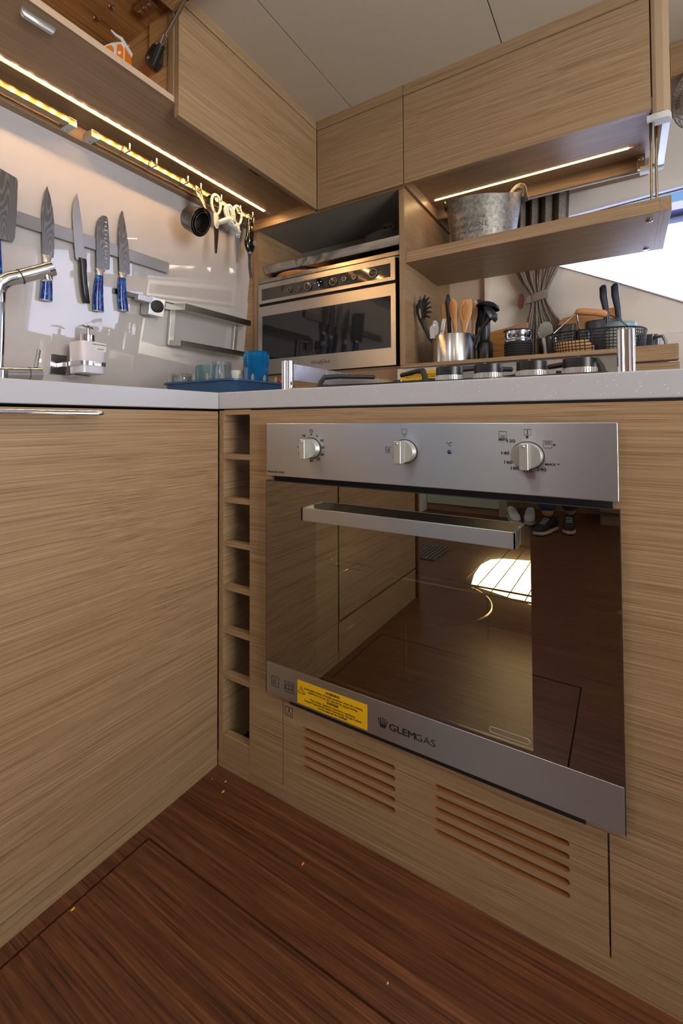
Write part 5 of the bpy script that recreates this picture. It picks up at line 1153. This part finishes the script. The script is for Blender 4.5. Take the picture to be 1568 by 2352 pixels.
# ================================================================== CURTAIN, FAN
cu = thing('curtain', 'striped grey linen curtain gathered by a tie beside the hull window', 'curtain', (.51, 1.17, .97))
zs = [1.75, 1.50, 1.42, 1.367, 1.32, 1.285, 1.262, 1.240, 1.215, 1.185, 1.14, 1.08, 1.0, .97]
xl = [.425, .423, .421, .422, .444, .467, .481, .482, .478, .470, .455, .445, .44, .44]
xr = [.628, .616, .602, .585, .562, .545, .536, .537, .545, .560, .590, .60, .605, .605]
am = [.014, .014, .014, .013, .010, .007, .005, .005, .006, .009, .012, .013, .014, .014]
NCc = 150; mb = MB(); vs = []; fs = []
nf = 13
for j, z in enumerate(zs):
    for i in range(NCc+1):
        u = i/NCc; g = 2*PI*nf*(u+.015*math.sin(7*u))
        g5 = 2*PI*4.5*u+.6*math.sin(5*u); q5 = min(1, max(0, (z-1.30)/.12)); vs.append((xl[j]+(xr[j]-xl[j])*u+.15*am[j]*math.cos(g)*(1-q5), 1.172+am[j]*math.sin(g)*(1-q5*.85)+q5*.018*math.sin(g5)+.004*math.sin(31*u), z))
    if j:
        for i in range(NCc): a = (j-1)*(NCc+1)+i; b_ = j*(NCc+1)+i; fs.append((a, a+1, b_+1, b_))
o = obj('drape', mb.add(vs, fs), linen_m, cu, smooth=True, auto=False)
md = o.modifiers.new('solid', 'SOLIDIFY'); md.thickness = .0015
obj('tie_band', MB().loft([((.508, 1.170, 1.2350), .0315, .0150), ((.5085, 1.170, 1.2375), .0335, .0165), ((.512, 1.170, 1.2660), .0335, .0165), ((.512, 1.170, 1.2685), .0315, .0150)], (1, 0, .22), (0, 1, 0), 28, .7), plain('tie_linen', (.26, .22, .20), .9, bump=(500, .6)), cu, smooth=True)
obj('tie_tail', MB().prism([(.462, 1.2270), (.486, 1.2300), (.484, 1.2600), (.472, 1.2540)], XZ, 1.150, 1.154), plain('tie_linen_tail', (.26, .22, .20), .9), cu)
stc = tag(obj('patch', MB().prism([(.430, 1.225), (.442, 1.232), (.448, 1.26), (.444, 1.285), (.437, 1.292), (.428, 1.288), (.424, 1.262), (.420, 1.240)], XZ, 1.1985, 1.1995), plain('pale_red', (.55, .28, .26), .3), at=(.43, 1.199, 1.25)), 'pale red sticker on the hull lining left of the curtain tie', 'patch')
stc.location.y += .0305  # flat pale red patch set on the lining
stc['label'] = 'pale red sticker on the white lining beside the curtain'

fn = thing('cabin_fan', 'grey caged cabin fan mounted past the rounded end post', 'fan', (1.01, 1.02, 1.74))
fc = Vector((1.010, 1.00, 1.755)); fa_ = Vector((-.75, -.62, -.22)).normalized(); fu = fa_.cross(Vector((0, 0, 1))).normalized(); fv = fu.cross(fa_)
if fv.z < 0: fv = -fv
cg_ = MB()
for r_, h_ in ((.030, .052), (.060, .045), (.085, .028), (.096, .0)): cg_.tube([fc+fa_*h_+fu*(r_*math.cos(a*PI/18))+fv*(r_*math.sin(a*PI/18)) for a in range(36)], .0022, 6, True)
for a in range(40):
    g = 2*PI*a/40; d_ = fu*math.cos(g)+fv*math.sin(g); cg_.tube([fc+fa_*.052+d_*.02, fc+fa_*.046+d_*.06, fc+fa_*.028+d_*.085, fc+d_*.096, fc-fa_*.03+d_*.090], .0014, 5)
gfan = plain('fan_grey', (.48, .48, .48), .35)
obj('cage', cg_, gfan, fn, smooth=True)
obj('hub', MB().lathe([(.02, 0), (.022, .02), (.02, .056), (.001, .060)], fc, fa_, 24, close=False), gfan, fn, smooth=True)
for a in range(3):
    g = 2*PI*a/3+.4; d_ = fu*math.cos(g)+fv*math.sin(g); e_ = fa_.cross(d_)
    obj('blade', MB().loft([(tuple(fc+fa_*.02+d_*.015), .010, .002), (tuple(fc+fa_*.02+d_*.045), .024, .002), (tuple(fc+fa_*.02+d_*.080), .020, .002)], tuple((e_+fa_*.4).normalized()), tuple(d_), 10), gfan, fn)
obj('motor', MB().lathe([(.045, -.05), (.046, -.01), (.03, .0)], fc, fa_, 28), gfan, fn, smooth=True)
obj('stem', MB().cyl(tuple(fc-fa_*.03), (1.02, 1.04, 1.85), .012, 14), gfan, fn)
obj('mount', MB().box(.99, 1.05, 1.02, 1.07, 1.832, 1.86), gfan, fn, .004)
rc = tag(obj('wall_cabinet', MB().box(.925, 1.65, .98, 1.22, 1.832, ZC-.002), wood_x, bevel=.001, at=(1.3, 1.1, 1.83)), 'shallow oak locker under the ceiling above the cabin fan', 'cabinet')

# ================================================================== BEHIND THE CAMERA (seen in the oven glass)
aft = thing('locker', 'pale green-grey locker across the aft end of the cabin', 'cabinet', (-.35, -3.3, 0))
obj('front', MB().box(-.695, -.085, -3.598, -3.10, .06, .95), plain('pale_laminate', (.50, .52, .42), .4), aft, .002)
obj('plinth', MB().box(-.695, -.085, -3.598, -3.12, 0, .058), wood_x, aft)
obj('end_post', MB().box(-.083, -.02, -3.598, -3.09, 0, .95), plain('tan_post', (.40, .32, .20), .4), aft, .002)
bn = thing('bench', 'low oak bench base with a drawer in the aft cabin', 'bench', (1.1, -3.3, 0))
obj('front', MB().box(.62, 1.60, -3.598, -3.15, .10, .42), wood_x, bn, .002)
obj('drawer', MB().box(.64, 1.28, -3.15, -3.135, .14, .36), wood_x, bn, .001)
obj('plinth', MB().box(.62, 1.55, -3.598, -3.20, 0, .098), wood_x, bn)
gr_ = thing('floor_grille', 'small dark slatted grille mat on the cabin floor behind the sink run', 'grille', (-.22, -1.86, 0))
mb = MB().box(-.32, -.12, -2.0, -1.99, 0, .008).box(-.32, -.12, -1.73, -1.72, 0, .008)
for i in range(9): mb.box(-.32+i*.0238, -.32+i*.0238+.010, -1.99, -1.73, 0, .008)
obj('slats', mb, plain('grille_grey', (.12, .12, .13), .4), gr_)
def shoe(label, x, y, ang, up_m, sole_m, stripe=None):
    t = thing('sneaker', label, 'shoe', (x, y, 0), 'shoes on the cabin floor')
    ca, sa = math.cos(ang), math.sin(ang)
    def T(f, s_, z): return (x+f*ca-s_*sa, y+f*sa+s_*ca, z)
    fdir_ = (ca, sa, 0); sdir = (-sa, ca, 0)
    def sec(f, w_, z0, z1): return (T(f, 0, (z0+z1)/2), w_, (z1-z0)/2)
    obj('sole', MB().loft([sec(-.128, .020, .004, .030), sec(-.115, .034, .0, .034), sec(-.03, .034, .0, .028), sec(.06, .044, .0, .026), sec(.12, .036, .002, .028), sec(.142, .015, .010, .030)], sdir, (0, 0, 1), 18, .7), sole_m, t, smooth=True)
    obj('upper', MB().loft([sec(-.125, .018, .028, .085), sec(-.110, .032, .026, .098), sec(-.05, .034, .024, .095), sec(.0, .036, .024, .090), sec(.06, .040, .024, .068), sec(.115, .033, .026, .050), sec(.138, .012, .028, .038)], sdir, (0, 0, 1), 18, .85), up_m, t, smooth=True)
    lm = MB()
    for i in range(4): lm.tube([T(-.005+.018*i, -.020, .092-.007*i), T(.002+.018*i, 0, .097-.008*i), T(-.005+.018*i, .020, .092-.007*i)], .0025, 6)
    obj('laces', lm, white_p, t, smooth=True)
    obj('heel_tab', MB().prism([(-.020, .06), (.020, .06), (.016, .092), (-.016, .092)], lambda u, v, d: T(d, u, v), -.130, -.122), stripe or up_m, t)
    return t
shoe('white sneaker left on the floor by the aft locker', .05, -2.98, 1.2, white_p, white_p, black); shoe('white sneaker standing nearest the black sneakers', .165, -3.0, 1.45, white_p, white_p, black)
shoe('black sneaker worn by the standing person, one foot forward', .315, -2.72, 1.9, shoe_b, sole); shoe('black sneaker worn by the standing person, rear foot', .445, -2.86, 1.5, shoe_b, sole)
# the standing person
pe = thing('person', 'standing person in jeans, red shirt and black sneakers, facing the galley', 'person', (.38, -2.82, 0))
def skinned(name, joints, edges, mat, sub=2):
    me = bpy.data.meshes.new(name); me.from_pydata([(j[0]-.38, j[1]+2.82, j[2]) for j in joints], edges, []); me.materials.append(mat)
    o = bpy.data.objects.new(name, me); C.objects.link(o); o.parent = pe
    sk = o.modifiers.new('skin', 'SKIN'); sk.use_smooth_shade = True
    for i, j in enumerate(joints):
        me.skin_vertices[0].data[i].radius = (j[3], j[4] if len(j) > 4 else j[3])
    me.skin_vertices[0].data[0].use_root = True
    ss = o.modifiers.new('sub', 'SUBSURF'); ss.levels = sub; ss.render_levels = sub
    return o
K = .90
J = [(.38, -2.82, .86*K, .13, .10), (.38, -2.82, 1.02*K, .125, .09), (.38, -2.81, 1.25*K, .15, .10), (.38, -2.81, 1.40*K, .09, .07), (.38, -2.80, 1.48*K, .05), (.38, -2.79, 1.56*K, .055), (.38, -2.785, 1.64*K, .082, .09), (.38, -2.785, 1.72*K, .06, .07),
     (.21, -2.81, 1.36*K, .052), (.17, -2.80, 1.10*K, .040), (.24, -2.64, .98*K, .034), (.29, -2.56, 1.03*K, .022),
     (.55, -2.81, 1.36*K, .052), (.59, -2.80, 1.10*K, .040), (.52, -2.64, .98*K, .034), (.47, -2.56, 1.03*K, .022),
     (.31, -2.80, .78*K, .085), (.315, -2.77, .48*K, .060), (.32, -2.76, .10, .042), (.46, -2.83, .78*K, .085), (.455, -2.84, .48*K, .060), (.445, -2.90, .10, .042)]
Ed = [(0, 1), (1, 2), (2, 3), (3, 4), (4, 5), (5, 6), (6, 7), (3, 8), (8, 9), (9, 10), (10, 11), (3, 12), (12, 13), (13, 14), (14, 15), (0, 16), (16, 17), (17, 18), (0, 19), (19, 20), (20, 21)]
skinned('body', J, Ed, skin)
grow = lambda a, k: (a[0], a[1], a[2], a[3]+k, (a[4] if len(a) > 4 else a[3])+k)
jb = [grow(J[0], .012), grow(J[16], .012), grow(J[17], .014), (.32, -2.76, .13, .062), grow(J[19], .012), grow(J[20], .014), (.445, -2.89, .13, .062), grow(J[1], .008)]
skinned('jeans', jb, [(0, 1), (1, 2), (2, 3), (0, 4), (4, 5), (5, 6), (0, 7)], denim)
js = [grow(J[2], .014), grow(J[1], .018), grow(J[0], .020), grow(J[3], .012), grow(J[8], .014), grow(J[9], .016), grow(J[12], .014), grow(J[13], .016)]
skinned('shirt', js, [(0, 1), (1, 2), (0, 3), (3, 4), (4, 5), (3, 6), (6, 7)], shirt)
hc = Vector((.38, -2.785, 1.66*K))
obj('hair', MB().ball(tuple(hc+Vector((0, -.030, .048))), .088, 1, 1.05, .9, 20), plain('brown_hair', (.05, .03, .02), .7), pe, smooth=True)
obj('eyes', MB().ball(tuple(hc+Vector((-.03, .083, -.005))), .010).ball(tuple(hc+Vector((.03, .083, -.005))), .010), white_p, pe, smooth=True)
obj('nose', MB().loft([(tuple(hc+Vector((0, .085, .0))), .006, .006), (tuple(hc+Vector((0, .102, -.03))), .013, .010), (tuple(hc+Vector((0, .09, -.038))), .008, .004)], (1, 0, 0), (0, 1, 0), 10), skin, pe, smooth=True)
obj('mouth', MB().loft([(tuple(hc+Vector((-.02, .082, -.058))), .002, .002), (tuple(hc+Vector((0, .087, -.058))), .004, .004), (tuple(hc+Vector((.02, .082, -.058))), .002, .002)], (0, 1, 0), (0, 0, 1), 8), plain('lips', (.4, .15, .12), .5), pe, smooth=True)
for s_ in (-1, 1):
    obj('ear', MB().ball(tuple(hc+Vector((.088*s_, 0, -.01))), .018, .4, .8, 1.1), skin, pe, smooth=True)
    hx_ = .38-.085*s_; 
    for q in range(5):
        base = Vector((hx_+.012*(q-2)*.9, -2.555, 1.035*K+.0)); ln_ = [.03, .040, .045, .042, .034][q]
        tipd = Vector((.0, .6, .5)).normalized() if q else Vector((.8*s_, .4, .3)).normalized()
        obj('finger', MB().tube([base, base+tipd*ln_*.6, base+tipd*ln_+Vector((0, .006, -.012))], [.0085, .008, .006], 8), skin, pe, smooth=True)
